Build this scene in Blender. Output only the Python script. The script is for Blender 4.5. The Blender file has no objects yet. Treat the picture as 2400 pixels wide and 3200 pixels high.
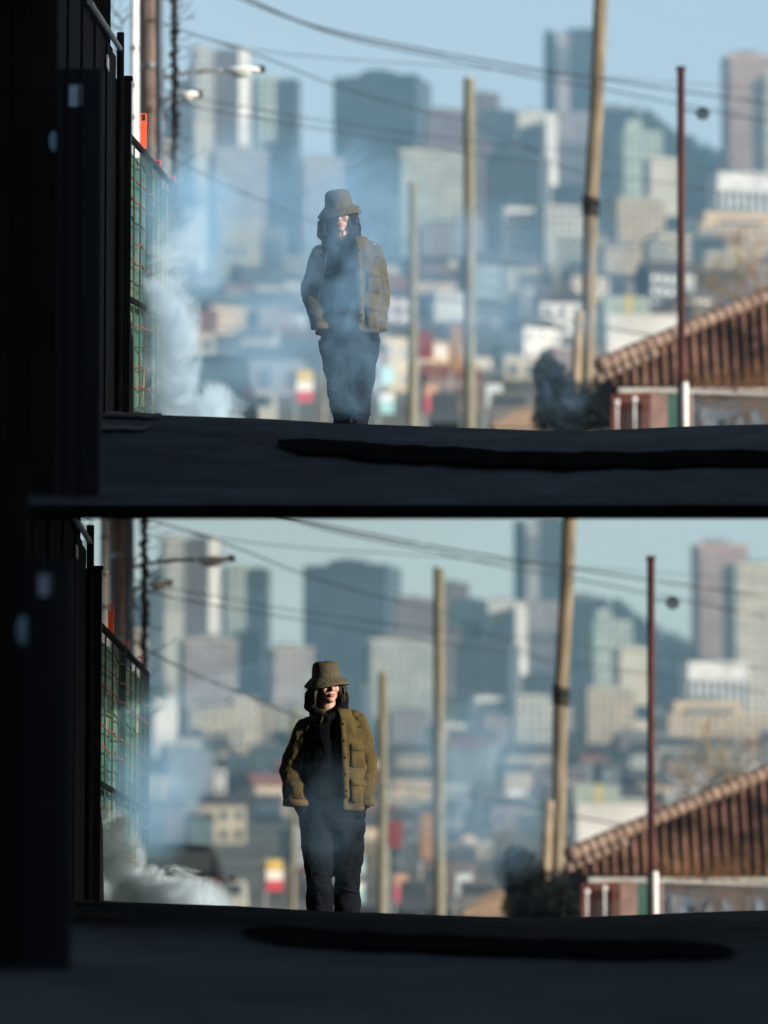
import bpy, bmesh, math, random
from mathutils import Vector, Matrix, noise
R = math.radians
sc = bpy.context.scene
col = sc.collection
rnd = random.Random(7)

# ------------------------------------------------------------------ camera
FPX = 10843.0                       # focal length in units of a 1659 x 2212 picture
PITCH = 5.9
cam_d = bpy.data.cameras.new('camera'); cam = bpy.data.objects.new('camera', cam_d); col.objects.link(cam)
sc.camera = cam
cam.location = (0, 0, 0)
cam.rotation_euler = (R(90 + PITCH), 0, 0)
cam_d.sensor_fit = 'HORIZONTAL'; cam_d.sensor_width = 24
cam_d.lens = 24 * FPX / 1659
cam_d.clip_start = 0.1; cam_d.clip_end = 20000
cam_d.dof.use_dof = True; cam_d.dof.focus_distance = 30.0; cam_d.dof.aperture_fstop = 2.1
cam_d.dof.aperture_blades = 8

# ------------------------------------------------------------------ light
SUN_EL, SUN_AZ = 12.0, 120.0        # azimuth clockwise from +Y (the view direction)
world = bpy.data.worlds.new('World'); sc.world = world; world.use_nodes = True
wn = world.node_tree.nodes; wl = world.node_tree.links; wn.clear()
sky = wn.new('ShaderNodeTexSky'); sky.sky_type = 'NISHITA'; sky.sun_disc = False
sky.sun_elevation = R(SUN_EL); sky.sun_rotation = R(SUN_AZ)
sky.air_density = 1.0; sky.dust_density = 2.6; sky.ozone_density = 1.6; sky.altitude = 50
bg = wn.new('ShaderNodeBackground'); bg.inputs['Strength'].default_value = 0.148
out = wn.new('ShaderNodeOutputWorld')
hs = wn.new('ShaderNodeHueSaturation'); hs.inputs['Saturation'].default_value = .66; wl.new(sky.outputs[0], hs.inputs['Color']); wl.new(hs.outputs[0], bg.inputs[0]); wl.new(bg.outputs[0], out.inputs[0])
sd = bpy.data.lights.new('sun', 'SUN'); sun = bpy.data.objects.new('sun', sd); col.objects.link(sun)
sd.energy = 3.9; sd.angle = R(0.5); sd.color = (1.0, 0.91, 0.78)
S = Vector((math.sin(R(SUN_AZ)) * math.cos(R(SUN_EL)), math.cos(R(SUN_AZ)) * math.cos(R(SUN_EL)), math.sin(R(SUN_EL))))
sun.rotation_euler = S.to_track_quat('Z', 'Y').to_euler()
sc.view_settings.view_transform = 'Standard'; sc.view_settings.look = 'None'
sc.view_settings.exposure = 0.75; sc.view_settings.gamma = 1.0; sc.view_settings.use_curve_mapping = False
sc.render.engine = 'CYCLES'
cy = sc.cycles
cy.use_denoising = True; cy.max_bounces = 6; cy.diffuse_bounces = 2; cy.glossy_bounces = 2
cy.transparent_max_bounces = 12; cy.volume_bounces = 2; cy.volume_step_rate = 1.0; cy.volume_max_steps = 192
cy.caustics_reflective = False; cy.caustics_refractive = False

# ------------------------------------------------------------------ materials
def srgb(h):
    v = [int(h[i:i+2], 16) / 255 for i in (0, 2, 4)]
    return tuple(c / 12.92 if c <= .04045 else ((c + .055) / 1.055) ** 2.4 for c in v)
_m = {}
def mat(name, c, rough=.8, var=.25, scale=4.0, c2=None, bump=0.0, metal=0.0, stretch=None, spec=.3, bscale=None, thresh=(.35, .65), world=False):
    if name in _m: return _m[name]
    m = bpy.data.materials.new(name); m.use_nodes = True
    n, l = m.node_tree.nodes, m.node_tree.links
    b = n['Principled BSDF']
    b.inputs['Roughness'].default_value = rough; b.inputs['Metallic'].default_value = metal
    b.inputs['Specular IOR Level'].default_value = spec
    tc = n.new('ShaderNodeTexCoord'); mp = n.new('ShaderNodeMapping'); l.new(tc.outputs['Object'] if not world else n.new('ShaderNodeNewGeometry').outputs['Position'], mp.inputs[0])
    if stretch: mp.inputs['Scale'].default_value = stretch
    nz = n.new('ShaderNodeTexNoise'); nz.inputs['Scale'].default_value = scale; nz.inputs['Detail'].default_value = 6
    nz.inputs['Roughness'].default_value = .6
    l.new(mp.outputs[0], nz.inputs['Vector'])
    rp = n.new('ShaderNodeValToRGB')
    if c2 is None:
        a = tuple(max(0, x * (1 - var)) for x in c); bb = tuple(min(1, x * (1 + var)) for x in c)
    else: a, bb = c, c2
    rp.color_ramp.elements[0].position = thresh[0]; rp.color_ramp.elements[1].position = thresh[1]
    rp.color_ramp.elements[0].color = (*a, 1); rp.color_ramp.elements[1].color = (*bb, 1)
    l.new(nz.outputs['Fac'], rp.inputs[0]); l.new(rp.outputs[0], b.inputs['Base Color'])
    if bump:
        bp = n.new('ShaderNodeBump'); bp.inputs['Strength'].default_value = bump; bp.inputs['Distance'].default_value = .02
        n2 = n.new('ShaderNodeTexNoise'); n2.inputs['Scale'].default_value = bscale or scale * 3; n2.inputs['Detail'].default_value = 5
        l.new(mp.outputs[0], n2.inputs['Vector']); l.new(n2.outputs['Fac'], bp.inputs['Height']); l.new(bp.outputs[0], b.inputs['Normal'])
    _m[name] = m
    return m

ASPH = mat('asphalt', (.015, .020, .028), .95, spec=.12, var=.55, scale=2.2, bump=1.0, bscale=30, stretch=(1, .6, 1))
STRIPM = mat('black_strip', (.006, .006, .0065), 1.0, .3, 6, spec=0)
GROUND = mat('hill_ground', (.10, .10, .08), .95, .4, .02)
BLACK = mat('black_paint', (.006, .0065, .007), .9, .35, 2, bump=.3, spec=.06)
NAVY = mat('navy_board', (.006, .009, .013), .8, .6, 2, stretch=(1, 1, .3), spec=.1)
STEEL = mat('dull_steel', (.22, .23, .24), .5, .3, 5, metal=.6)
WOODP = mat('pole_wood', (.08, .065, .045), .9, .3, 3, c2=(.23, .195, .14), stretch=(6, 6, .5), bump=.7, bscale=9)
WOODP2 = mat('pole_wood_reddish', (.08, .06, .055), .9, .3, 3, c2=(.26, .20, .18), stretch=(6, 6, .5), bump=.7, bscale=9)
WOODG = mat('pole_wood_greenish', (.10, .10, .07), .9, .3, 3, c2=(.19, .19, .15), stretch=(6, 6, .5), bump=.5, bscale=9)
WHITEP = mat('white_paint', (.62, .64, .66), .6, .12, 6)
RUSTP = mat('rusted_pipe', (.022, .008, .009), .75, .3, 5, c2=(.065, .018, .017), stretch=(3, 3, 1), bump=.4)
WIREM = mat('cable_black', (.015, .016, .018), .6, .2, 5)
ORANGE = mat('orange_paint', (.75, .09, .03), .5, .1, 10)
PINKM = mat('pink_red_paint', (.65, .05, .09), .5, .1, 10)
DARKM = mat('dark_recess', (.012, .011, .012), .9, .3, 5)

# ------------------------------------------------------------------ mesh helpers
class MB:
    def __init__(s): s.v = []; s.f = []
    def add(s, vs, fs):
        o = len(s.v); s.v += [tuple(v) for v in vs]; s.f += [tuple(i + o for i in f) for f in fs]; return s
    def box(s, x0, x1, y0, y1, z0, z1, rot=0, c=None):
        vs = [Vector((x, y, z)) for z in (z0, z1) for (x, y) in ((x0, y0), (x1, y0), (x1, y1), (x0, y1))]
        if rot:
            c = c or Vector(((x0 + x1) / 2, (y0 + y1) / 2, 0)); m = Matrix.Rotation(rot, 3, 'Z')
            vs = [m @ (v - c) + c for v in vs]
        return s.add(vs, [(3, 2, 1, 0), (4, 5, 6, 7), (0, 1, 5, 4), (1, 2, 6, 5), (2, 3, 7, 6), (3, 0, 4, 7)])
    def tube(s, pts, rad, n=8, cap=True):
        pts = [Vector(p) for p in pts]; o = len(s.v); K = len(pts)
        for i, p in enumerate(pts):
            t = (pts[min(i + 1, K - 1)] - pts[max(i - 1, 0)])
            if t.length < 1e-9: t = Vector((0, 0, 1))
            t.normalize()
            a = t.cross(Vector((0, 1, 0)) if abs(t.y) < .9 else Vector((1, 0, 0))).normalized(); b = t.cross(a)
            r = rad[i] if isinstance(rad, (list, tuple)) else rad
            for k in range(n):
                w = 2 * math.pi * k / n
                s.v.append(tuple(p + (a * math.cos(w) + b * math.sin(w)) * r))
        for i in range(K - 1):
            for k in range(n):
                k2 = (k + 1) % n
                s.f.append((o + i * n + k, o + i * n + k2, o + (i + 1) * n + k2, o + (i + 1) * n + k))
        if cap:
            s.f.append(tuple(o + k for k in range(n))[::-1]); s.f.append(tuple(o + (K - 1) * n + k for k in range(n)))
        return s
    def ell(s, c, r, nu=16, nv=10, rot=None):
        o = len(s.v); c = Vector(c)
        for j in range(nv + 1):
            ph = math.pi * j / nv
            for i in range(nu):
                th = 2 * math.pi * i / nu
                p = Vector((r[0] * math.sin(ph) * math.cos(th), r[1] * math.sin(ph) * math.sin(th), r[2] * math.cos(ph)))
                if rot: p = rot @ p
                s.v.append(tuple(c + p))
        for j in range(nv):
            for i in range(nu):
                i2 = (i + 1) % nu
                s.f.append((o + j * nu + i, o + (j + 1) * nu + i, o + (j + 1) * nu + i2, o + j * nu + i2))
        return s
    def build(s, name, m, parent=None, loc=None, smooth=False):
        base = Vector((0, 0, 0))
        if parent is not None:
            p = parent
            while p is not None: base += Vector(p.location); p = p.parent
        if loc is not None: base = Vector(loc)
        me = bpy.data.meshes.new(name)
        me.from_pydata([tuple(Vector(v) - base) for v in s.v], [], s.f); me.update()
        if m: me.materials.append(m)
        if smooth: me.polygons.foreach_set('use_smooth', [True] * len(me.polygons))
        o = bpy.data.objects.new(name, me); col.objects.link(o)
        if parent is not None: o.parent = parent
        elif loc is not None: o.location = loc
        return o
def copyobj(src, parent, loc):
    c = src.copy(); col.objects.link(c); c.parent = parent; c.location = loc; return c
def tag(o, label=None, cat=None, group=None, kind=None):
    if label: o['label'] = label
    if cat: o['category'] = cat
    if group: o['group'] = group
    if kind: o['kind'] = kind
    return o
def empty(name, loc, label=None, cat=None, group=None):
    o = bpy.data.objects.new(name, None); o.location = loc; o.empty_display_size = .2; col.objects.link(o)
    return tag(o, label, cat, group)

# ------------------------------------------------------------------ the two streets
# px, py are read off the upper picture (1659 wide); the lower street has the same things, offset.
class Street:
    def __init__(s, key):
        s.key = key; s.up = key == 'upper'
        s.dx, s.dy = (0, 0) if s.up else (-65, 1057)
        s.where = key + ' street'
        foot = 1064 if s.up else 1037
        s.tab = [(27, 912), (30, foot), (38, 1030), (60, 975), (100, 932), (140, 940), (300, 928), (600, 902), (1000, 810),
                 (1500, 690), (2000, 600), (2600, 530), (3200, 480), (3600, 560)]
    def at(s, px, py, D):
        u = (px + s.dx - 829.5) / FPX; v = (1106 - py - s.dy) / FPX
        c, q = math.cos(R(PITCH)), math.sin(R(PITCH))
        y = c - v * q; z = q + v * c
        return Vector((u / y * D, D, z / y * D))
    def crest(s, x):
        px = 829.5 + x / 27 * FPX - s.dx
        T = [(-200, 885), (215, 893), (600, 905), (750, 915), (1000, 924), (1200, 931), (1320, 929), (1480, 922), (1700, 915), (1900, 912)]
        if px <= T[0][0]: return T[0][1]
        for (a, b), (c, d) in zip(T, T[1:]):
            if px <= c: return b + (d - b) * (px - a) / (c - a)
        return T[-1][1]
    def gpy(s, D):
        T = s.tab
        if D <= T[0][0]: return T[0][1]
        for (a, b), (c, d) in zip(T, T[1:]):
            if D <= c: return b + (d - b) * (math.log(D / a) / math.log(c / a))
        return T[-1][1]
    def gz(s, x, D):
        if D >= 27:
            py = s.gpy(D) + (s.crest(x) - 912) * max(0, 1 - (D - 27) / 40)
            return s.at(829, py, D).z
        zc = s.at(829, s.crest(x), 27).z
        if s.up:
            z0 = s.at(829, 1094, 20).z
            return z0 + (zc - z0) * (D - 20) / 7
        return -0.45 + (zc + .45) * D / 27
UP, LOW = Street('upper'), Street('lower')
STREETS = (UP, LOW)
def frange(a, b, n): return [a + (b - a) * i / (n - 1) for i in range(n)]
def sheet(xs_of, Ds, zf, thick=0.0):
    mb = MB(); nx = len(xs_of(Ds[0])); rows = []
    for D in Ds: rows.append([Vector((x, D, zf(x, D))) for x in xs_of(D)])
    v = [p for r in rows for p in r]
    f = [(j*nx+i, j*nx+i+1, (j+1)*nx+i+1, (j+1)*nx+i) for j in range(len(Ds)-1) for i in range(nx-1)]
    mb.add(v, f)
    if thick:
        n0 = len(v)
        th = thick if callable(thick) else (lambda x, D: thick)
        v2 = [Vector((p.x, p.y, p.z - th(p.x, p.y))) for p in v]
        mb.add(v2, [q[::-1] for q in f])
        J = len(Ds) - 1
        for i in range(nx - 1):
            mb.f.append((i + 1, i, n0 + i, n0 + i + 1)); mb.f.append((J*nx+i, J*nx+i+1, n0+J*nx+i+1, n0+J*nx+i))
        for j in range(J):
            mb.f.append((j*nx, (j+1)*nx, n0+(j+1)*nx, n0+j*nx)); mb.f.append(((j+1)*nx+nx-1, j*nx+nx-1, n0+j*nx+nx-1, n0+(j+1)*nx+nx-1))
    return mb

far = [27, 28, 29, 30, 32, 34, 38, 44, 52, 60, 72, 86, 100, 120, 140, 180, 230, 300, 400, 500, 600, 750, 900, 1000, 1250, 1500, 1750, 2000, 2300, 2600, 2900, 3200]
# lower street: ground to the horizon, asphalt laid on it
lz = LOW.gz
def low_ground_z(x, D):
    if D > 3200:
        return lz(0, 3200) - (D - 3200) * .05
    return lz(max(-4, min(4, x)), max(D, 0)) - .02
g = sheet(lambda D: [-5000, -1200, -300, -60, -20, -8] + frange(-3.2, 3.2, 17) + [8, 20, 60, 300, 1200, 5000], [-40, 0] + frange(4, 26, 12) + far + [3600, 5000, 9000], low_ground_z)
tag(g.build('ground', GROUND), kind='structure')
road_far = [d for d in far if d <= 600]
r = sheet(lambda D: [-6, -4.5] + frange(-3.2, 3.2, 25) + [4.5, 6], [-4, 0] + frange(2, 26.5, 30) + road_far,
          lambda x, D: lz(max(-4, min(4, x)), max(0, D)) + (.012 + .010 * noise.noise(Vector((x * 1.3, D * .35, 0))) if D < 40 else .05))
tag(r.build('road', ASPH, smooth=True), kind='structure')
# upper street: a ramp deck with a dark nosing, then the hillside
uz = UP.gz
hw = lambda D: .083 * D + .12
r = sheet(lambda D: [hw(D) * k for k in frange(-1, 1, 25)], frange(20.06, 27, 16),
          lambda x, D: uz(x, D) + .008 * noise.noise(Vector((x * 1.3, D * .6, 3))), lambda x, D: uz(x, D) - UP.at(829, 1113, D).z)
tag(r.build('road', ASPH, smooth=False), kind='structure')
ns = MB(); a = UP.at(829, 1092.5, 20); b = UP.at(829, 1118.5, 20)
ns.box(-2.6, 2.6, 19.96, 20.055, b.z, a.z)
tag(ns.build('deck_edge', mat('black_steel', (.003, .003, .003), 1.0, .2, 3, spec=0)), kind='structure')
g = sheet(lambda D: [(.083 * D + .12) * k for k in frange(-1, 1, 21)], [27.003] + far[1:], lambda x, D: uz(x, D) - .002, lambda x, D: .07 + D * .0008)
tag(g.build('hillside', GROUND), kind='structure')

# building added outside the picture to throw shade on both roads
BR = mat('grey_brick', (.16, .12, .10), .9, .3, 3, bump=.3)
shade = empty('added_shade_building', (8.0, 10, -0.3), 'unseen brown brick building added right of the road to shade it', 'building')
MB().box(4.2, 6.4, -6, 25.2, -1, 8.2).build('wall', BR, shade)
MB().box(4.1, 6.5, -6.1, 25.3, 8.2, 8.5).build('roof', DARKM, shade)
for k in range(9):
    for zz in (1.5, 4.8):
        MB().box(4.16, 4.19, -3 + k * 3, -1.6 + k * 3, zz, zz + 1.6).build('window', mat('window_glass', (.03, .04, .05), .15, .2, 3), shade)

# ------------------------------------------------------------------ things standing in both streets
def strip(s, pts, w, m, label, cat):
    """a strip of colour laid across the asphalt: pts (px, D), width in metres along D"""
    mb = MB(); v = []; n = 60
    xs = [p[0] for p in pts]
    for i in range(n + 1):
        px = xs[0] + (xs[-1] - xs[0]) * i / n
        for (a, b), (c, d) in zip(pts, pts[1:]):
            if a <= px <= c: D = b + (d - b) * (px - a) / (c - a)
        e = min(1, i / 4, (n - i) / 4) ; ww = w * (.25 + .75 * e) * (1 + .3 * noise.noise(Vector((i * .35, 0, w))))
        D += .15 * noise.noise(Vector((i * .22, 4, w)))
        x = s.at(px, 900, D).x
        for q in frange(-1, 1, 2):
            dd = D + q * ww / 2
            v.append(Vector((x, dd, s.gz(x, dd) + (.026 if s.up else .03))))
    mb.add(v, [(2*i, 2*i+2, 2*i+3, 2*i+1) for i in range(n)])
    o = mb.build('road_strip', m); tag(o, label, cat); return o

def inv_gpy(s, px, py):
    """distance at which the road surface before the crest shows at py"""
    best = None
    lo = 20.05 if s.up else 8.0
    for i in range(400):
        D = lo + (26.9 - lo) * i / 399
        x = s.at(px, 900, D).x
        zz = s.at(px, py, D).z
        e = abs(s.gz(x, D) - zz) / D
        if best is None or e < best[0]: best = (e, D)
    return best[1]

def utility_pole(s, name, pts, w, D, m, label, cat='utility pole', extra=True):
    """pts: (px, py) top .. bottom, w: width px"""
    base = s.at(pts[-1][0], s.gpy(D), D); base.z = s.gz(base.x, D)
    e = empty(name, base, label + ' ' + s.where, cat)
    P = [s.at(px, py, D) for px, py in pts] + [base - Vector((0, 0, .3))]
    r = w * D / FPX / 2
    fine = []
    for a, b in zip(P, P[1:]):
        for k in range(8): fine.append(a.lerp(b, k / 8))
    fine.append(P[-1])
    K = len(fine)
    rr = [r * (1 + .18 * i / K) * (1 + .04 * noise.noise(Vector((i * .7, D, 0)))) for i in range(K)]
    MB().tube(fine, rr, 14).build('shaft', m, e, smooth=True)
    if extra:
        t = fine[0]; MB().tube([t + Vector((0, 0, .0)), t + Vector((0, 0, .04))], r * .98, 14).build('pole_cap', STEEL, e)
        for k in range(4):
            p = fine[min(K - 2, 5 + 7 * k)]
            MB().tube([p + Vector((-r * 1.5, -.02, 0)), p + Vector((r * 1.5, -.02, 0))], .012, 6).build('step_bolt', STEEL, e)
    return e

def cable(s, pts, rad, label, cat='cable', jitter=.0):
    """pts (px, py, D)"""
    P = [s.at(*p) for p in pts]; fine = []
    K = len(P)
    for i in range(K - 1):
        p0 = P[max(0, i - 1)]; p1 = P[i]; p2 = P[i + 1]; p3 = P[min(K - 1, i + 2)]
        for k in range(10):
            t = k / 10
            fine.append(.5 * ((2*p1) + (p2 - p0) * t + (2*p0 - 5*p1 + 4*p2 - p3) * t*t + (3*p1 - p0 - 3*p2 + p3) * t**3))
    fine.append(P[-1])
    o = MB().tube(fine, rad, 6).build('overhead_wire', WIREM, loc=fine[0], smooth=True)
    return tag(o, label + ' ' + s.where, cat)

LEAF = {}
def leafmat(name, c): return mat(name, c, .8, .45, 1.5)
def clump(mb, c, r, n, size, rng, flat=1.0):
    for _ in range(n):
        d = Vector((rng.gauss(0, 1), rng.gauss(0, 1), rng.gauss(0, 1))); d.normalize(); d *= rng.random() ** .4
        p = Vector(c) + Vector((d.x * r[0], d.y * r[1], d.z * r[2]))
        a = Vector((rng.uniform(-1, 1), rng.uniform(-1, 1), rng.uniform(-1, 1))).normalized()
        b = a.cross(Vector((rng.uniform(-1, 1), rng.uniform(-1, 1), rng.uniform(-1, 1)))).normalized()
        s_ = size * rng.uniform(.5, 1.4)
        mb.add([p - a * s_, p + b * s_ * .5, p + a * s_, p - b * s_ * .5], [(0, 1, 2, 3)])
def bare_branches(mb, p, d, L, r, depth, rng, n=4):
    if depth == 0 or L < .01: return
    pts = [p]; q = Vector(p); dd = Vector(d).normalized()
    for k in range(3):
        dd = (dd + Vector((rng.uniform(-.22, .22), rng.uniform(-.22, .22), rng.uniform(-.12, .2)))).normalized()
        q = q + dd * L / 3; pts.append(q.copy())
    mb.tube(pts, [r, r * .9, r * .8, r * .65], n, cap=False)
    for k in range(rng.choice((2, 3))):
        a = dd + Vector((rng.uniform(-.9, .9), rng.uniform(-.9, .9), rng.uniform(-.3, .6)))
        bare_branches(mb, pts[rng.choice((2, 3, 3))], a, L * rng.uniform(.6, .8), r * .6, depth - 1, rng, n)

WG = mat('far_window_glass', (.05, .07, .09), .3, .5, .08)
WGL = mat('far_window_pale', (.25, .28, .28), .4, .5, .08)
BCOL = {
 'cream': (.46, .41, .29), 'pale': (.40, .42, .38), 'pinkbrown': (.20, .14, .14), 'bluegrey': (.06, .09, .12), 'darkteal': (.018, .032, .045),
 'darkblue': (.016, .03, .055), 'greygreen': (.22, .26, .24), 'mauve': (.18, .13, .15), 'lilac': (.22, .22, .26), 'tan': (.40, .31, .19),
 'pink': (.42, .26, .22), 'peach': (.52, .37, .22), 'palegreen': (.28, .37, .33), 'white': (.62, .63, .62), 'brown': (.14, .09, .06),
 'brick': (.18, .09, .075), 'teal': (.07, .13, .15), 'glass': (.10, .15, .19), 'yellow': (.60, .46, .12), 'grey': (.16, .17, .18)}
def bmat(c):
    v = BCOL[c]; g_ = sum(v) / 3
    return mat('facade_' + c, tuple((x * .72 + g_ * .28) * .82 for x in v), .85, .22, .12, spec=.15)
def building(s, x0, x1, top, D, c, style, label, yaw=0, roof=None, depth=.8, name='office_tower', cat='tower', group=None, nwin=None, full=True):
    A = s.at(x0, top, D); B = s.at(x1, top, D); w = B.x - A.x
    gz = s.gz(0, D); base = Vector(((A.x + B.x) / 2, D, gz))
    e = empty(name, base, label, cat, group)
    c0 = Vector((base.x, D + w * depth / 2, 0)); rot = R(yaw)
    wx0, wx1, y0, y1, zt = A.x, B.x, D, D + w * depth, A.z
    MB().box(wx0, wx1, y0, y1, gz - 3 - .02 * D * depth * 0, zt, rot, c0).build('wall', bmat(c), e)
    h = zt - gz; t = D / 2000
    win = MB()
    if style in ('grid', 'bands', 'fins', 'palegrid'):
        vis = min(h, (w * 4 if full else h))
        nx = nwin or max(3, int(w / (3.2 * t)))
        nz_ = max(2, int(vis / (3.4 * t)))
        if style == 'fins': nx = nwin or 8; nz_ = 1
        if style == 'bands': nx = 1
        for side in (0, 1):
            n_ = nx if side == 0 else max(1, int(nx * depth))
            for i in range(n_):
                for k in range(nz_):
                    cw = (w if side == 0 else w * depth) / n_; ch = vis * .97 / nz_
                    u0 = cw * (i + .22); u1 = cw * (i + .78)
                    z1_ = zt - vis * .02 - ch * k - ch * .2; z0_ = z1_ - ch * .58
                    if style == 'bands': u0, u1 = cw * .03, cw * .97
                    pr = .12 * t
                    if side == 0: win.box(wx0 + u0, wx0 + u1, y0 - pr, y0 + .02, z0_, z1_, rot, c0)
                    else: win.box(wx1 - .02, wx1 + pr, y0 + u0, y0 + u1, z0_, z1_, rot, c0)
        o = win.build('window', WGL if style == 'palegrid' else WG, e); o['kind'] = 'stuff'
    if roof:
        MB().box(wx0 - w * .02, wx1 + w * .02, y0 - w * .02, y1 + w * .02, zt, zt + w * .04, rot, c0).build('parapet', bmat(roof), e)
        MB().box(wx0 + w * .2, wx1 - w * .35, y0 + w * .2, y1 - w * .2, zt + w * .04, zt + w * .15, rot, c0).build('roof_plant_room', bmat('grey'), e)
    elif name == 'office_tower':
        MB().box(wx0 + w * .25, wx1 - w * .3, y0 + w * .2, y1 - w * .2, zt, zt + w * .07, rot, c0).build('roof_plant_room', bmat('bluegrey'), e)
    return e

TOWERS = [ # x0,x1,top,D,colour,style,yaw,roof,label
 (415, 457, 100, 2700, 'pale', 'grid', 18, None, 'pale cream slab tower left of the brown tower, behind the street lamps'),
 (457, 538, 107, 2750, 'pinkbrown', 'grid', -6, None, 'pinkish brown tower behind the upper street lamp'),
 (513, 536, 103, 2720, 'white', 'none', 22, None, 'narrow white stair tower fronting the pinkish brown tower'),
 (384, 420, 172, 2600, 'teal', 'bands', 0, 'pale', 'small dark teal block left of the cream slab tower'),
 (350, 400, 225, 2400, 'bluegrey', 'grid', -10, None, 'blue grey block low behind the ivy covered pole'),
 (548, 603, 165, 2650, 'palegreen', 'grid', 15, None, 'pale green grey tower right of the brown tower'),
 (600, 646, 171, 2600, 'bluegrey', 'grid', -12, None, 'slim blue grey tower left of the wide dark tower'),
 (735, 918, 163, 2900, 'darkteal', 'bands', -14, None, 'wide dark blue tower rising above the person'),
 (785, 845, 152, 2960, 'darkblue', 'none', 0, None, 'dark plant block on the skyline behind the wide dark blue tower'),
 (918, 1000, 235, 2600, 'mauve', 'grid', 5, None, 'mauve apartment tower left of the tall free standing pole'),
 (1008, 1078, 205, 2800, 'pinkbrown', 'grid', -5, 'bluegrey', 'brown tower just behind the tall free standing pole'),
 (1040, 1118, 238, 2700, 'bluegrey', 'grid', -10, None, 'blue grey stepped tower right of the tall free standing pole'),
 (1112, 1200, 246, 2500, 'pale', 'none', 10, 'white', 'block with a white parapet left of the lilac tower'),
 (1128, 1182, 278, 2450, 'darkblue', 'bands', -10, None, 'dark blue glass block below the white parapet'),
 (1176, 1201, 250, 2430, 'white', 'palegrid', 18, None, 'narrow white shaft beside the lilac tower'),
 (1200, 1284, 242, 2480, 'lilac', 'fins', 0, None, 'lilac grey tower left of the big leaning pole'),
 (1176, 1200, 66, 3000, 'teal', 'grid', -10, None, 'teal left wing of the tallest skyscraper'),
 (1198, 1228, 74, 2990, 'lilac', 'fins', 12, None, 'pale middle shaft of the tallest skyscraper'),
 (1226, 1290, 62, 3000, 'bluegrey', 'fins', -12, None, 'blue glass main shaft of the tallest skyscraper'),
 (1286, 1378, 236, 2700, 'darkteal', 'bands', -10, 'palegreen', 'dark teal block with pale green top right of the leaning pole'),
 (1336, 1424, 282, 2500, 'palegreen', 'grid', 16, None, 'pale green tower with tiered top right of the leaning pole'),
 (1350, 1384, 262, 2510, 'palegreen', 'none', 16, 'pale', 'narrow upper tier on the pale green tower'),
 (1396, 1470, 345, 2300, 'cream', 'palegrid', 12, 'white', 'cream block left of the rusted steel post'),
 (1425, 1492, 470, 2200, 'bluegrey', 'none', -20, None, 'block coloured blue grey as the shaded side of the tan block'),  # shade on the tan block's right side, put into the facade colour
 (1322, 1428, 430, 2100, 'tan', 'grid', 14, 'palegreen', 'tan block with a pale green flat roof behind the leaning pole'),
 (1568, 1676, 122, 2600, 'pink', 'grid', 8, 'pink', 'tall pink tower with small square windows at the right'),
 (1640, 1760, 160, 2550, 'cream', 'grid', 14, None, 'cream wing in front of the tall pink tower'),
 (1543, 1676, 372, 2300, 'white', 'fins', 8, None, 'block with white vertical fins below the pink tower'),
 (1492, 1720, 486, 2000, 'peach', 'grid', 10, None, 'wide peach building at the right behind bare branches'),
 (1510, 1660, 458, 2030, 'peach', 'none', 10, None, 'set back top storey of the wide peach building'),
 (855, 998, 330, 2200, 'greygreen', 'palegrid', 10, 'pale', 'grey green apartment block between the two wooden poles'),
 (1000, 1060, 300, 2300, 'mauve', 'grid', 0, None, 'mauve block with dark windows behind the tall free standing pole'),
 (1060, 1180, 330, 2250, 'bluegrey', 'grid', -15, None, 'wide blue grey block left of the lilac tower'),
 (1170, 1258, 445, 2050, 'pale', 'grid', 12, None, 'pale low block left of the leaning pole foot'),
 (1085, 1150, 452, 2060, 'white', 'bands', 10, 'white', 'white topped block left of the pale low block'),
 (1196, 1290, 400, 2150, 'bluegrey', 'grid', -10, None, 'blue grey mid block behind the leaning pole'),
 (455, 572, 328, 2200, 'mauve', 'palegrid', 10, 'pale', 'pinkish grey office block with a grid of windows left of the person'),
 (570, 642, 308, 2250, 'darkblue', 'bands', -18, None, 'dark blue block left of the person'),
 (646, 736, 345, 2200, 'pinkbrown', 'palegrid', 14, 'pale', 'pale pink block left of the hat'),
 (394, 442, 453, 1950, 'white', 'none', 15, None, 'small white block by the green fence end'),
 (736, 860, 420, 2100, 'bluegrey', 'grid', -12, None, 'blue grey block directly behind the person'),
 (470, 560, 470, 1990, 'cream', 'grid', 8, None, 'cream low block under the pinkish grey office block'),
 (905, 1010, 480, 1980, 'lilac', 'grid', 6, None, 'lilac low block between the wooden poles'),
 (310, 380, 300, 2300, 'tan', 'none', 0, None, 'tan block low behind the reddish utility pole'),
 (1420, 1545, 380, 2350, 'darkblue', 'bands', -15, None, 'dark block right of the rusted steel post'),
]
HC = ['cream', 'pale', 'tan', 'bluegrey', 'grey', 'tan', 'peach', 'brown', 'teal', 'lilac', 'grey', 'greygreen', 'pinkbrown', 'cream', 'bluegrey', 'white', 'brick']
CN = {'cream': 'cream', 'mauve': 'mauve', 'pale': 'pale grey', 'tan': 'tan', 'bluegrey': 'blue grey', 'grey': 'grey', 'white': 'white', 'peach': 'peach', 'brown': 'brown',
      'teal': 'dark teal', 'lilac': 'lilac', 'brick': 'brick red', 'greygreen': 'grey green', 'pinkbrown': 'pinkish brown'}
ROOFC = {'dark': (.04, .04, .045), 'red': (.13, .055, .045), 'pale': (.30, .31, .32)}
def region(px):
    for lim, t in ((300, 'behind the green fence'), (480, 'by the green fence'), (640, 'left of the person'), (850, 'behind the person'), (1000, 'between thinner poles'),
                   (1150, 'by the flat topped pole'), (1300, 'by the leaning pole'), (1460, 'left of rusted post')):
        if px < lim: return t
    return 'right of rusted post'
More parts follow.
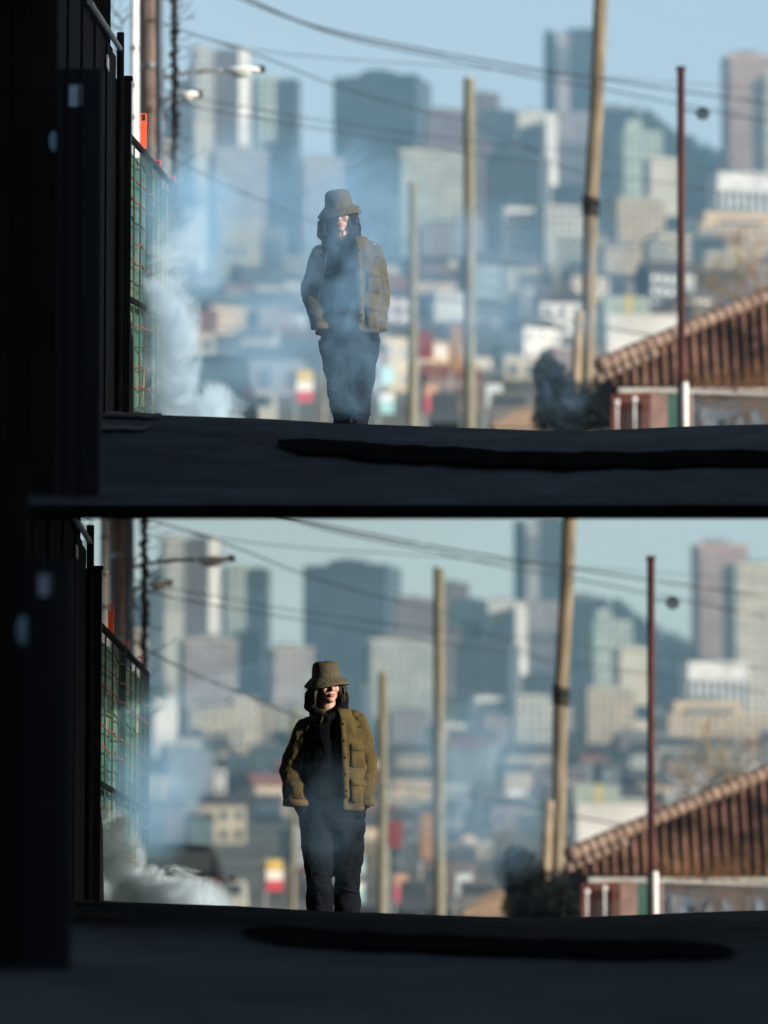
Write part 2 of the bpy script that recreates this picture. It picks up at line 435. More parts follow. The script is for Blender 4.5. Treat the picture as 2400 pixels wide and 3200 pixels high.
def house(s, px, D, wpx, c, rc, rng):
    wv = wpx * D / FPX; g = s.gz(0, D); P = s.at(px, s.gpy(D), D)
    q_ = rng.uniform(.55, 1.0); h = wv * q_; adj = ('small ' if wpx < 55 else 'large ') if q_ < .75 else ('slim ' if wpx < 58 else 'tall ')
    flat = rc == 'pale'
    lvl = 'low on' if D < 900 else ('halfway up' if D < 1450 else 'high on')
    lab = '%s%s %s house %s hill, %s, %s' % (adj, CN[c], 'flat-roofed' if flat else rc + '-roofed', lvl, region(px), s.where)
    e = empty('house', Vector((P.x, D, g)), lab, 'house', 'hillside houses, ' + lab)
    rot = R(rng.uniform(-5, 35)); x0, x1 = P.x - wv / 2, P.x + wv / 2; y0, y1 = D, D + wv * .8; c0 = Vector((P.x, D + wv * .4, 0))
    MB().box(x0, x1, y0, y1, g - 2, g + h, rot, c0).build('wall', bmat(c), e)
    rm = mat('roof_' + rc, ROOFC[rc], .9, .3, .4)
    if flat: MB().box(x0 - .3, x1 + .3, y0 - .3, y1 + .3, g + h, g + h + .5, rot, c0).build('roof', rm, e)
    else:
        o_ = .4; z = g + h; ym = (y0 + y1) / 2; m = Matrix.Rotation(rot, 3, 'Z')
        vs = [(x0 - o_, y0 - o_, z), (x1 + o_, y0 - o_, z), (x1 + o_, y1 + o_, z), (x0 - o_, y1 + o_, z), (x0 - o_, ym, z + wv * .3), (x1 + o_, ym, z + wv * .3)]
        vs = [m @ (Vector(v) - c0) + c0 for v in vs]
        MB().add(vs, [(0, 1, 5, 4), (2, 3, 4, 5), (1, 2, 5), (3, 0, 4), (3, 2, 1, 0)]).build('roof', rm, e)
    wb = MB(); nx = max(2, int(wv / 3)); nz_ = max(1, int(h / 3.2))
    for i in range(nx):
        for k in range(nz_):
            u = x0 + wv * (i + .28) / nx; zz = g + h - (k + .75) * h / nz_
            wb.box(u, u + wv / nx * .45, y0 - .12, y0 + .02, zz, zz + h / nz_ * .48, rot, c0)
    o = wb.build('window', WG, e); o['kind'] = 'stuff'

def city(s):
    for (x0, x1, top, D, c, st, yaw, roof, lab) in TOWERS:
        building(s, x0, x1, top, D, c, st, lab + ' ' + s.where, yaw, roof, nwin={'tall pink tower with small square windows at the right': 16}.get(lab))
    rng = random.Random(11 if s.up else 12)
    for i in range(148):
        D = rng.choice((rng.uniform(640, 1950), rng.uniform(900, 1950)))
        px = rng.uniform(230, 1790); wpx = rng.uniform(42, 100) * (1 if D > 1000 else 1.3)
        house(s, px, D, wpx, rng.choice(HC), rng.choice(('dark', 'dark', 'dark', 'red', 'pale', 'pale')), rng)
    for i in range(46):
        D = rng.uniform(1450, 2250); px = rng.uniform(300, 1780); wpx = rng.uniform(38, 105); hp = rng.uniform(45, 130)
        g_ = s.gpy(D); c = rng.choice(('cream', 'tan', 'pale', 'mauve', 'lilac', 'peach', 'greygreen', 'bluegrey', 'pinkbrown', 'cream'))
        st = rng.choice(('grid', 'grid', 'palegrid', 'bands'))
        adj = ('slim' if wpx < 60 else ('medium' if wpx < 85 else 'wide')) + (' low' if hp < 75 else ' tall')
        lab = '%s %s block with %s, %s, %s' % (adj, CN[c], {'grid': 'dark windows', 'palegrid': 'pale windows', 'bands': 'window bands'}[st], region(px), s.where)
        building(s, px - wpx / 2, px + wpx / 2, g_ - hp, D, c, st, lab, rng.uniform(-12, 20), rng.choice((None, 'pale', 'bluegrey')), name='apartment_block', cat='apartment block', group='apartment blocks, ' + lab)
    # white flat warehouse, teal shed
    building(s, 1310, 1462, 680, 620, 'white', 'none', 'long white flat roofed warehouse beyond the tiled roof ' + s.where, 3, None, name='warehouse', cat='warehouse', depth=.35)
    building(s, 1300, 1400, 640, 900, 'palegreen', 'none', 'pale green shed behind the white warehouse ' + s.where, 6, None, name='shed', cat='shed')
    building(s, 1352, 1366, 636, 880, 'yellow', 'none', 'small yellow kiosk behind the white warehouse ' + s.where, 0, None, name='kiosk', cat='kiosk')
    # trees on the hillside
    tn = ('dark leafless tree', 'grey brown bare tree', 'dark evergreen tree')
    for i in range(95):
        D = rng.uniform(380, 1800); px = rng.uniform(300, 1750); k = rng.randrange(3)
        g = s.gz(0, D); P = s.at(px, 0, D); h = rng.uniform(34, 70) * D / FPX * (1.25 if D < 900 else 1)
        lvl = 'low on' if D < 900 else ('halfway up' if D < 1450 else 'high on')
        lab = '%s %s the hill, %s, %s' % (tn[k], lvl, region(px), s.where)
        e = empty('tree', Vector((P.x, D, g)), lab, 'tree', 'hillside trees, ' + lab)
        MB().tube([(P.x, D, g - 1), (P.x, D, g + h * .6)], [h * .05, h * .02], 6).build('trunk', mat('bark', (.07, .055, .045), .9, .3, 1), e)
        mb = MB(); 
        for q in range(5):
            clump(mb, (P.x + rng.uniform(-.3, .3) * h, D + rng.uniform(-.2, .2) * h, g + h * rng.uniform(.45, .85)), (h * .3, h * .3, h * .25), 90, h * .026, rng)
        o = mb.build('crown', leafmat(('twig_dark', 'twig_brown', 'leaf_dark')[k], ((.05, .045, .04), (.12, .10, .075), (.025, .04, .025))[k]), e)
    # wooded ridge far behind on the right
    mb = MB()
    for i in range(130):
        px = rng.uniform(1380, 1590); t = (px - 1380) / 210; ytop = 232 + 115 * t ** .8
        for q in range(3):
            P = s.at(px, ytop + rng.uniform(0, 110), 3050); r_ = rng.uniform(2.2, 5)
            clump(mb, P, (r_ * 1.5, r_, r_), 26, 1.0, rng)
    tag(mb.build('wood', leafmat('ridge_leaf', (.025, .035, .03)), loc=s.at(1480, 340, 3050)), 'dark wooded slope left of the pink tower ' + s.where, 'wood', kind='stuff')
    hb = MB(); pr = [(1372, 245), (1400, 225), (1440, 262), (1500, 310), (1560, 345), (1640, 385), (1700, 420)]
    fr = [s.at(a, b + 8, 3080) for a, b in pr]; bk = [s.at(a, b + 8, 3160) for a, b in pr]; n = len(pr)
    fb = [s.at(a, 560, 3060) for a, b in pr]; bb = [s.at(a, 560, 3190) for a, b in pr]
    hb.add(fr + bk + fb + bb, [(i, i+1, n+i+1, n+i) for i in range(n-1)] + [(2*n+i, 2*n+i+1, i+1, i) for i in range(n-1)] + [(n+i, n+i+1, 3*n+i+1, 3*n+i) for i in range(n-1)] + [(0, n, 3*n, 2*n), (n-1, 3*n-1, 4*n-1, 2*n-1)])
    tag(hb.build('far_hill', mat('far_hill_ground', (.03, .038, .034), .95, .3, .05)), kind='structure')
    # street level banners, signs and vans at the bottom of the hill
    B = [(641, 676, 800, 868, 'yellow and red shop banner left of the person', [(0, .35, (.55, .40, .12)), (.35, .65, (.75, .74, .70)), (.65, 1, (.48, .06, .08))]),
         (690, 704, 815, 905, 'narrow orange banner beside the person', [(0, .5, (.42, .22, .09)), (.5, 1, (.40, .15, .07))]),
         (820, 851, 790, 832, 'light blue sign right of the person', [(0, 1, (.40, .62, .68))]),
         (820, 851, 850, 893, 'white and teal sign low right of the person', [(0, .4, (.70, .74, .74)), (.4, 1, (.30, .55, .58))]),
         (918, 946, 832, 892, 'pink and red banner left of the tall free standing pole', [(0, .4, (.45, .28, .20)), (.4, 1, (.45, .10, .15))]),
         (905, 935, 715, 775, 'dark red sign between the wooden poles', [(0, 1, (.16, .04, .05))]),
         (975, 1000, 700, 800, 'orange brown sign beside the tall free standing pole', [(0, 1, (.26, .15, .09))]),
         (1050, 1085, 830, 880, 'light grey blue panel right of the tall free standing pole', [(0, 1, (.45, .52, .56))])]
    for (x0, x1, y0, y1, lab, bands) in B:
        D = 260.0; a = s.at(x0, y0, D); b = s.at(x1, y1, D); g = s.gz(0, D)
        e = empty('street_banner', Vector(((a.x + b.x) / 2, D, g)), lab + ' ' + s.where, 'banner')
        MB().tube([(a.x - .06, D + .1, g - .3), (a.x - .06, D + .1, a.z + .1)], .05, 8).build('post', STEEL, e)
        for (f0, f1, cc) in bands:
            MB().box(a.x, b.x, D, D + .06, a.z + (b.z - a.z) * f1, a.z + (b.z - a.z) * f0 - .004).build('panel', mat('banner_%d_%d_%d' % tuple(int(v * 99) for v in cc), cc, .6, .15, 3), e)
    for (px, wpx, c, lab) in ((1100, 70, 'grey', 'grey parked van beyond the crest'), (560, 60, 'pale', 'pale parked van left of the person'), (960, 50, 'bluegrey', 'blue grey parked van between the poles')):
        D = 240.; P = s.at(px, 0, D); g = s.gz(0, D); w = wpx * D / FPX * 1.3
        e = empty('parked_van', Vector((P.x, D, g)), lab + ' ' + s.where, 'van')
        MB().add([(P.x-w/2, D, g+.4), (P.x+w/2, D, g+.4), (P.x+w*.46, D, g+1.9), (P.x-w*.46, D, g+1.9), (P.x-w/2, D+4.5, g+.4), (P.x+w/2, D+4.5, g+.4), (P.x+w*.46, D+3.6, g+1.9), (P.x-w*.46, D+3.6, g+1.9)],
                 [(0,1,2,3), (5,4,7,6), (1,5,6,2), (4,0,3,7), (3,2,6,7), (4,5,1,0)]).build('body', bmat(c), e)
        MB().box(P.x - w * .38, P.x + w * .38, D - .03, D + .02, g + 1.2, g + 1.75).build('rear_window', WG, e)
        for q in (-1, 1):
            for yy in (.8, 3.6): MB().tube([(P.x + q * w * .5, D + yy, g + .33), (P.x + q * w * .4, D + yy, g + .33)], .33, 12).build('wheel', BLACK, e)

# ------------------------------------------------------------------ left side: hoardings, fence, poles
GT = None
def green_tarp():
    m = bpy.data.materials.new('green_screen'); m.use_nodes = True
    n, l = m.node_tree.nodes, m.node_tree.links; b = n['Principled BSDF']; b.inputs['Roughness'].default_value = .6
    tc = n.new('ShaderNodeTexCoord'); mp = n.new('ShaderNodeMapping'); mp.inputs['Scale'].default_value = (2.4, 2.4, .9); l.new(tc.outputs['Object'], mp.inputs[0])
    nz = n.new('ShaderNodeTexNoise'); nz.inputs['Scale'].default_value = 2.2; nz.inputs['Detail'].default_value = 7; l.new(mp.outputs[0], nz.inputs[0])
    rp = n.new('ShaderNodeValToRGB'); e = rp.color_ramp.elements
    e[0].position = .36; e[0].color = (.008, .050, .038, 1); e[1].position = .70; e[1].color = (.30, .26, .14, 1)
    k = e.new(.50); k.color = (.014, .075, .05, 1); k = e.new(.60); k.color = (.085, .12, .055, 1)
    l.new(nz.outputs['Fac'], rp.inputs[0]); l.new(rp.outputs[0], b.inputs['Base Color'])
    return m
GREEN = green_tarp(); RUSTW = mat('rusty_wire', (.16, .035, .02), .7, .3, 10); GREENW = mat('green_wire', (.008, .030, .022), .6, .2, 8)
def left_side(s):
    at = s.at; W = s.where
    nearD = 20.7 if s.up else 15.0
    # near dark pillar and board
    P = at(215, 900, nearD); Q = at(118, 900, nearD); O = at(-220, 900, nearD); top = at(0, -60, nearD).z
    g0 = s.gz(-2, nearD) - .02
    e = empty('hoarding', Vector((Q.x, nearD, g0)), 'blurred near black hoarding at the far left, nearest the camera ' + W, 'hoarding')
    MB().box(O.x, Q.x, nearD + .02, nearD + .10, g0, top).build('board', BLACK, e)
    MB().box(Q.x + .002, P.x, nearD - .02, nearD + .12, g0, at(0, 150, nearD).z).build('post', NAVY, e)
    for px in (18, 140, 172): MB().box(at(px, 0, nearD).x, at(px + 5, 0, nearD).x, nearD - .032, nearD - .021 if px > 100 else nearD + .019, g0, at(0, 155, nearD).z if px > 100 else top).build('batten', BLACK, e)
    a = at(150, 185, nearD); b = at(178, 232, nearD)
    MB().box(a.x, b.x, nearD - .026, nearD - .021, b.z, a.z).build('reflection_patch', mat('painted_reflection', (.20, .26, .34), .7, .4, 20), e)  # bluish reflection on the hoarding, painted as a pale patch
    c = at(116, 305, nearD); MB().ell(c + Vector((0, .0, 0)), (.02, .008, .045)).build('reflection_patch', mat('painted_reflection_blue', (.10, .19, .26), .6, .3, 20), e)  # second reflection, painted as a small bluish oval
    MB().box(at(60, 0, nearD).x, at(64, 0, nearD).x, nearD - .01, nearD + .018, g0, top).build('batten', BLACK, e)
    # second hoarding, parallel to the road, upright boards
    x = -1.58 if s.up else -1.72
    x = at(250, 0, 29.3).x
    y0 = 21.5; y1 = 29.62
    def tz(D):  # top edge: (180,25) at D1 .. (252,130) at 29.3
        px = 829.5 - s.dx + x / D * FPX
        py = 25 + (px - 180) * (105 / 72.)
        return at(px, py, D).z
    e = empty('hoarding', Vector((x - .05, 25, s.gz(x, 25))), 'tall black boarded hoarding along the road before the green fence ' + W, 'hoarding')
    n = 14
    for i in range(n):
        a = y0 + (y1 - y0) * i / n; b = y0 + (y1 - y0) * (i + 1) / n - .012
        off = .012 * (i % 2)
        za, zb = min(tz(max(a, 26)), 9), min(tz(max(b, 26)), 9); ga, gb = s.gz(x, a) - .05, s.gz(x, b) - .05
        MB().add([(x - .06 - off, a, ga), (x - off, a, ga), (x - off, b, gb), (x - .06 - off, b, gb), (x - .06 - off, a, za), (x - off, a, za), (x - off, b, zb), (x - .06 - off, b, zb)],
                 [(3, 2, 1, 0), (4, 5, 6, 7), (0, 1, 5, 4), (1, 2, 6, 5), (2, 3, 7, 6), (3, 0, 4, 7)]).build('board', BLACK, e)
    MB().tube([(x + .03, 26.2, tz(26.2) + .02), (x + .03, 29.25, tz(29.25) + .02)], .016, 8).build('top_rail', STEEL, e)
    MB().tube([(x + .03, 29.3, s.gz(x, 29.3)), (x + .03, 29.3, tz(29.3) + .12)], .022, 8).build('end_post', BLACK, e)
    a = at(150, -70, 29.4); b = at(237, 300, 29.4)
    MB().box(a.x, b.x, 29.38, 29.44, b.z, a.z).build('tall_panel', BLACK, e)
    p = at(223, 121, 28.4); q = at(223, 148, 28.4)
    MB().box(x + .001, x + .008, 28.35, 28.5, q.z, p.z).build('label_plate', WHITEP, e)
    # dark gate post with pale edge beside the fence
    e = empty('gate_post', Vector((x + .03, 29.7, s.gz(x, 29.7))), 'black steel post with pale worn edge at near end of green fence ' + W, 'post')
    zt = at(260, 172, 29.7).z; MB().box(x - .05, x + .075, 29.66, 29.74, s.gz(x, 29.7) - .1, zt).build('shaft', BLACK, e)
    zb = at(260, 330, 29.7).z; MB().box(x + .0755, x + .080, 29.655, 29.67, zb, zt - .02).build('worn_edge', STEEL, e)
    MB().box(x + .022, x + .083, 29.65, 29.75, zt, zt + .015).build('pole_cap', BLACK, e)
    # green fence panels
    xf = at(258, 0, 30).x
    top = lambda D: at(0, 268 + (345 - 268) * (30 / D - 1) / (30 / 34. - 1), D).z
    joints = [29.85, 34.0, 37.4]
    f = empty('screened_fence', Vector((xf, 30, s.gz(xf, 30))), 'green screened wire fence with rust stains along the left kerb ' + W, 'fence')
    for i, (a, b) in enumerate(zip(joints, joints[1:])):
        mb = MB(); K = 40; V = 24; vs = []
        for k in range(K + 1):
            D = a + .03 + (b - a - .06) * k / K
            for j in range(V + 1):
                t = j / V; z = s.gz(xf, D) + (top(D) - .05 - s.gz(xf, D)) * t
                wob = .010 * math.sin(k * 1.1) + .03 * noise.noise(Vector((D * 1.2, t * 3, i))) 
                vs.append(Vector((xf - .04 + wob, D, z)))
        mb.add(vs, [(k*(V+1)+j, (k+1)*(V+1)+j, (k+1)*(V+1)+j+1, k*(V+1)+j+1) for k in range(K) for j in range(V)])
        o = mb.build('screen', GREEN, f, smooth=True)
        for j in range(16):
            t = (j + .6) / 16; pts = []
            for k in range(13):
                D = a + (b - a) * k / 12; zz = s.gz(xf, D) + (top(D) - .06 - s.gz(xf, D)) * t
                pts.append((xf + .012 + .008 * math.sin(k * 2.1 + j), D, zz - .016 * math.sin(math.pi * ((k / 4.) % 1)) + .004 * noise.noise(Vector((k, j, i)))))
            MB().tube(pts, .006, 5).build('wire', RUSTW if j % 3 else GREENW, f)
        for k in range(1, 5):
            D = a + (b - a) * k / 5
            MB().tube([(xf + .02, D, s.gz(xf, D)), (xf + .02, D, top(D) - .05)], .007, 5).build('wire', GREENW, f)
        MB().tube([(xf, a, top(a)), (xf, b, top(b))], .022, 8).build('top_rail', BLACK, f)
        mid = lambda D: s.gz(xf, D) + (top(D) - s.gz(xf, D)) * .52
        MB().tube([(xf + .02, a, mid(a)), (xf + .02, b, mid(b))], .02, 8).build('middle_rail', BLACK, f)
        MB().box(xf - .02, xf + .02, b - .02, b + .02, s.gz(xf, b) - .2, top(b)).build('post', GREENW, f)
    # pointed dark stake
    st = MB(); zb = s.gz(xf, 30.1); zt = at(264, 612, 30.1).z
    st.tube([(xf + .07, 30.1, zb - .05), (xf + .06, 30.1, zb + (zt - zb) * .7), (xf + .045, 30.12, zt)], [.035, .028, .004], 8)
    tag(st.build('stake', BLACK, loc=(xf + .06, 30.1, zb)), 'black pointed stake leaning at the foot of the green fence ' + W, 'stake')
    # red post tops
    for (px, y0, y1, m, lab) in ((303, 246, 302, ORANGE, 'bright orange square tube standing on the fence top, nearest'), (335, 346, 362, PINKM, 'small red tube end on the fence top, middle one'), (367, 401, 414, PINKM, 'small pinkish red tube end on the fence top, farthest')):
        D = xf / ((px + s.dx - 829.5) / FPX)
        a = at(px, y0, D); zb = top(D) + .022; h = .018 * D / 30
        if a.z < zb + .04: a.z = zb + .05
        e = empty('tube_post', Vector((xf, D, zb)), lab + ' ' + W, 'post')
        MB().box(xf - h, xf + h, D - h, D + h, zb, a.z - .05).build('tube', m, e)
        for (q0, q1) in ((-h, -h + .006), (h - .006, h)): MB().box(xf + q0, xf + q1, D - h, D + h, a.z - .0499, a.z - .006).build('open_end', m, e)
        MB().box(xf - h, xf + h, D - h, D + h, a.z - .0058, a.z).build('open_end', m, e)
    # poles
    e = utility_pole(s, 'white_mast', [(291, -60), (290, 300), (288, 700)], 18, 52, WHITEP, 'slim white painted mast beside the reddish utility pole', 'mast', extra=False)
    for py in (110, 190, 260):
        p = at(291, py, 52); MB().tube([p, p + Vector((0, 0, .05))], .050, 10).build('collar', STEEL, e)
    e = utility_pole(s, 'utility_pole', [(322, -60), (325, 300), (328, 800)], 47, 62, WOODP2, 'thick reddish brown wooden utility pole behind the green fence')
    p0 = at(346, -50, 61.7); p1 = at(350, 760, 61.7)
    MB().tube([p0, p1], .045, 8).build('conduit', mat('blue_grey_conduit', (.07, .10, .14), .6, .2, 3), e)
    p0 = at(340, -50, 61.75); p1 = at(343, 760, 61.75)
    MB().tube([p0, p1], .03, 8).build('conduit', BLACK, e)
    for py in (150, 330, 520):
        p = at(326, py, 62); MB().tube([p, p + Vector((0, 0, .06))], .165, 12).build('strap', STEEL, e)
    # street lamps on arms
    for k, (ax, ay, hx0, hx1, hy, D) in enumerate(((352, 168, 484, 567, 152, 61.), (350, 228, 382, 432, 205, 62.5))):
        e = empty('street_lamp', at(ax, ay, D), ('long armed white street lamp reaching out from the utility pole ' if k == 0 else 'short armed white street lamp below the long armed one ') + W, 'street lamp')
        pts = [at(ax + (hx0 - ax) * t, ay + (hy - ay) * (1 - (1 - t) ** 2.2), D) for t in frange(0, 1, 9)]
        MB().tube(pts, .022, 8).build('arm', STEEL, e, smooth=True)
        a = at(hx0, hy, D); b = at(hx1, hy, D); cx = (a.x + b.x) / 2; w = b.x - a.x
        MB().ell((cx, D, a.z), (w / 2, .13, .045), 20, 10).build('lamp_head', mat('lamp_white', (.72, .76, .78), .4, .05, 5), e, smooth=True)
        MB().ell((cx - w * .05, D, a.z - .035), (w * .3, .10, .055), 16, 8).build('lens', mat('lamp_lens', (.5, .58, .6), .2, .05, 5), e, smooth=True)
        MB().box(b.x - .07, b.x + .03, D - .05, D + .05, a.z - .02, a.z + .05).build('photocell_box', BLACK, e)
    # ivy covered thin pole
    e = utility_pole(s, 'ivy_pole', [(378, -60), (376, 250), (372, 800)], 9, 58, BLACK, 'thin dark pole wrapped in ragged dead ivy', 'pole', extra=False)
    mb = MB(); rg = random.Random(5)
    for i in range(60):
        py = -50 + i * 13; r_ = (.06 + .10 * max(0, noise.noise(Vector((i * .3, 1, 0))))) 
        clump(mb, at(377 + rg.uniform(-3, 3), py, 58), (r_ * .8, r_, .06), 26, .028, rg)
    for i in range(34):
        p = at(377, rg.uniform(-20, 520), 58); bare_branches(mb, p, (rg.uniform(-1, 1), rg.uniform(-.5, .5), rg.uniform(-.6, .6)), rg.uniform(.10, .22), .006, 3, rg, 4)
    mb.build('ivy', leafmat('dead_ivy', (.03, .026, .024)), e)
    # vine tangle by the white mast
    mb = MB()
    for i in range(8): bare_branches(mb, at(262, 40 + i * 12, 54), (rg.uniform(-1, .8), 0, rg.uniform(-1, 1)), .25, .01, 4, rg, 4)
    tag(mb.build('bare_shrub', leafmat('dead_ivy', (.03, .026, .024)), loc=at(262, 90, 54)), 'tangle of bare twigs left of the white mast ' + W, 'twigs')
    # hillside twigs behind the ivy
    # parked dark car past the fence
    D = 104.; a = at(372, 768, D); b = at(556, 900, D); g = s.gz(0, D); x0, x1 = a.x - .35, b.x - .05; zt = a.z + .02
    e = empty('parked_car', Vector(((x0 + x1) / 2, D, g)), 'dark parked car seen from behind beyond the fence, half in smoke, ' + W, 'car')
    w = x1 - x0; zm = g + (zt - g) * .58
    cp = mat('dark_car_paint', (.006, .009, .013), .6, .2, 2, spec=.15)
    rings = [(0, .0, .90), (0.12, 0, 1), (4.2, 0, 1), (4.4, 0, .9)]
    mb = MB()
    prof = [(-.5, .10), (-.505, .32), (-.50, .52), (-.47, .62), (-.43, .80), (-.36, .97), (-.2, 1.0), (.2, 1.0), (.36, .97), (.43, .80), (.47, .62), (.50, .52), (.505, .32), (.5, .10)]
    H = zt - g; vs = []
    secs = [(0, .94, .95), (.06, 1, 1), (2.2, 1, 1), (2.9, 1, .86), (3.2, 1, .66), (4.3, .98, .60), (4.45, .9, .5)]
    for (yy, sx, sz) in secs:
        for (u, v) in prof: vs.append(((x0 + x1) / 2 + u * w * sx, D + yy, g + min(v, .10 + (v - .10) * sz if v > .1 else v) * H))
    N = len(prof); mb.add(vs, [(i*N+k, i*N+(k+1) % N, (i+1)*N+(k+1) % N, (i+1)*N+k) for i in range(len(secs)-1) for k in range(N)] + [tuple(range(N))[::-1], tuple((len(secs)-1)*N+k for k in range(N))])
    mb.build('body', cp, e)
    MB().box((x0+x1)/2 - w*.36, (x0+x1)/2 + w*.36, D - .02, D + .03, g + H*.64, g + H*.90).build('rear_window', mat('car_glass', (.02, .03, .035), .08, .1, 3, spec=.6), e)
    for q in (-1, 1):
        cx = (x0 + x1) / 2 + q * w * .42
        MB().box(cx - .09, cx + .09, D - .03, D + .02, g + H*.45, g + H*.56).build('tail_light', mat('tail_red', (.05, .006, .006), .3, .1, 5), e)
        for yy in (.75, 3.5):
            wx = (x0 + x1) / 2 + q * w * .46; MB().tube([(wx - .11, D + yy, g + .32), (wx + .11, D + yy, g + .32)], .32, 18).build('wheel', BLACK, e)
        mx = (x0 + x1) / 2 + q * w * .53; MB().ell((mx, D + 2.6, g + H * .6), (.10, .06, .08), 10, 6).build('mirror', cp, e)
    MB().box((x0+x1)/2 - w*.5, (x0+x1)/2 + w*.5, D - .10, D + .05, g + H*.16, g + H*.30).build('bumper', BLACK, e)

def poles_right(s):
    at = s.at; W = s.where
    utility_pole(s, 'utility_pole', [(892, 396), (890, 918)], 20, 150, WOODG, 'short thin greenish wooden pole just right of the person')
    utility_pole(s, 'utility_pole', [(1013, 172), (1014, 918)], 24, 118, WOODG, 'tall free standing wooden pole with flat top right of the person')
    utility_pole(s, 'utility_pole', [(699, 470), (697, 910)], 12, 180, WOODG, 'thin faint wooden pole partly behind the person')
    e = utility_pole(s, 'utility_pole', [(1300, -80), (1290, 200), (1276, 440), (1268, 920)], 29, 92, WOODP, 'big leaning wooden pole running out of the top of the view')
    r_ = 32 * 92 / FPX / 2
    for (y0, y1) in ((428, 436), (440, 452), (456, 466)):
        a = at(1277, y0, 92); b = at(1275, y1, 92); MB().tube([b, a], r_ * 1.22, 14).build('strap', BLACK, e)
    P = [at(1252, 672, 90.5), at(1246, 760, 90.5), at(1243, 835, 90.5)]
    P.append(Vector((P[-1].x, 90.5, s.gz(0, 90.5))))
    e2 = empty('stub_pole', P[-1], 'pale sawn off stub pole standing against the foot of the leaning pole ' + W, 'pole')
    MB().tube(P, [.085, .095, .10, .10], 12).build('shaft', mat('fresh_wood', (.24, .19, .13), .9, .3, 4, stretch=(6, 6, .6)), e2, smooth=True)
    for py in (700, 780):
        p = at(1249, py, 90.4); MB().tube([p + Vector((-.1, -.09, 0)), p + Vector((.13, -.09, 0))], .012, 6).build('bolt', STEEL, e2)
    # rusted steel post with hanging reel
    D = 62.; b = at(1471, 830, D)
    e = empty('steel_post', Vector((b.x, D, s.gz(0, D))), 'dark red rusted steel post with a round cap ' + W, 'post')
    t = at(1471, 152, D); MB().tube([t, (b.x, D, s.gz(0, D))], 8.4 * D / FPX, 14).build('shaft', RUSTP, e, smooth=True)
    MB().tube([t + Vector((0, 0, -.005)), t + Vector((0, 0, .045))], 10.5 * D / FPX, 14).build('pole_cap', RUSTP, e)
    p = at(1518, 245, D); a0 = at(1478, 239, D)
    e3 = empty('cable_reel', p, 'small round insulator reel hung on a chain from the rusted post ' + W, 'reel')
    for k in range(6):
        c = a0.lerp(p, k / 6.8)
        pts = [c + Vector((.022 * math.cos(w), .004 * (k % 2), .011 * math.sin(w))) for w in frange(0, 2 * math.pi, 9)]
        MB().tube(pts, .004, 5).build('chain_link', BLACK, e3)
    for rr, tr in ((.072, .013), (.038, .010)):
        MB().tube([p + Vector((rr * math.cos(w), 0, rr * math.sin(w))) for w in frange(0, 2 * math.pi, 21)], tr, 8).build('ring', BLACK, e3, smooth=True)
    for w in range(6):
        MB().tube([p, p + Vector((.07 * math.cos(w * 1.047 + .3), 0, .07 * math.sin(w * 1.047 + .3)))], .007, 6).build('spoke', BLACK, e3)
    # wires
    C = [([(430, -60, 72), (560, 8, 75), (700, 62, 78), (940, 112, 85), (1170, 152, 88), (1296, 170, 91), (1471, 196, 95), (1720, 232, 100)], .022, 'thick upper cable sagging to the leaning pole'),
         ([(430, -40, 72), (600, 30, 75), (760, 84, 78), (970, 128, 85), (1180, 172, 88), (1290, 190, 91), (1471, 226, 95), (1720, 275, 100)], .018, 'second thick cable just below the upper cable'),
         ([(330, 40, 61.8), (430, 78, 66), (560, 108, 70), (740, 128, 75), (960, 142, 80), (1290, 166, 91), (1720, 196, 100)], .009, 'thin upper wire crossing the sky'),
         ([(330, 44, 61.8), (430, 78, 64), (560, 120, 70), (740, 190, 76), (900, 236, 84), (1013, 262, 117)], .014, 'dark wire running down to the free standing pole'),
         ([(330, 190, 61.8), (430, 214, 64), (560, 236, 70), (740, 268, 80), (1000, 302, 90), (1290, 334, 98), (1720, 388, 110)], .010, 'middle wire crossing behind the leaning pole'),
         ([(330, 205, 61.8), (430, 232, 64), (560, 256, 70), (740, 286, 80), (1000, 330, 90), (1290, 372, 98), (1720, 440, 110)], .012, 'lower dark wire crossing the whole view'),
         ([(330, 318, 61.8), (470, 392, 70), (600, 446, 72), (700, 488, 74), (840, 540, 78)], .020, 'short thick dark cable slanting down behind the person'),
         ([(1013, 262, 117), (1120, 310, 110), (1290, 398, 98)], .012, 'wire slung between the free standing pole and the leaning pole'),
         ([(880, 640, 130), (1100, 664, 120), (1268, 700, 110), (1500, 740, 100)], .025, 'low cable crossing at the foot of the hill')]
    for pts, r_, lab in C: cable(s, pts, r_ * .75, lab)

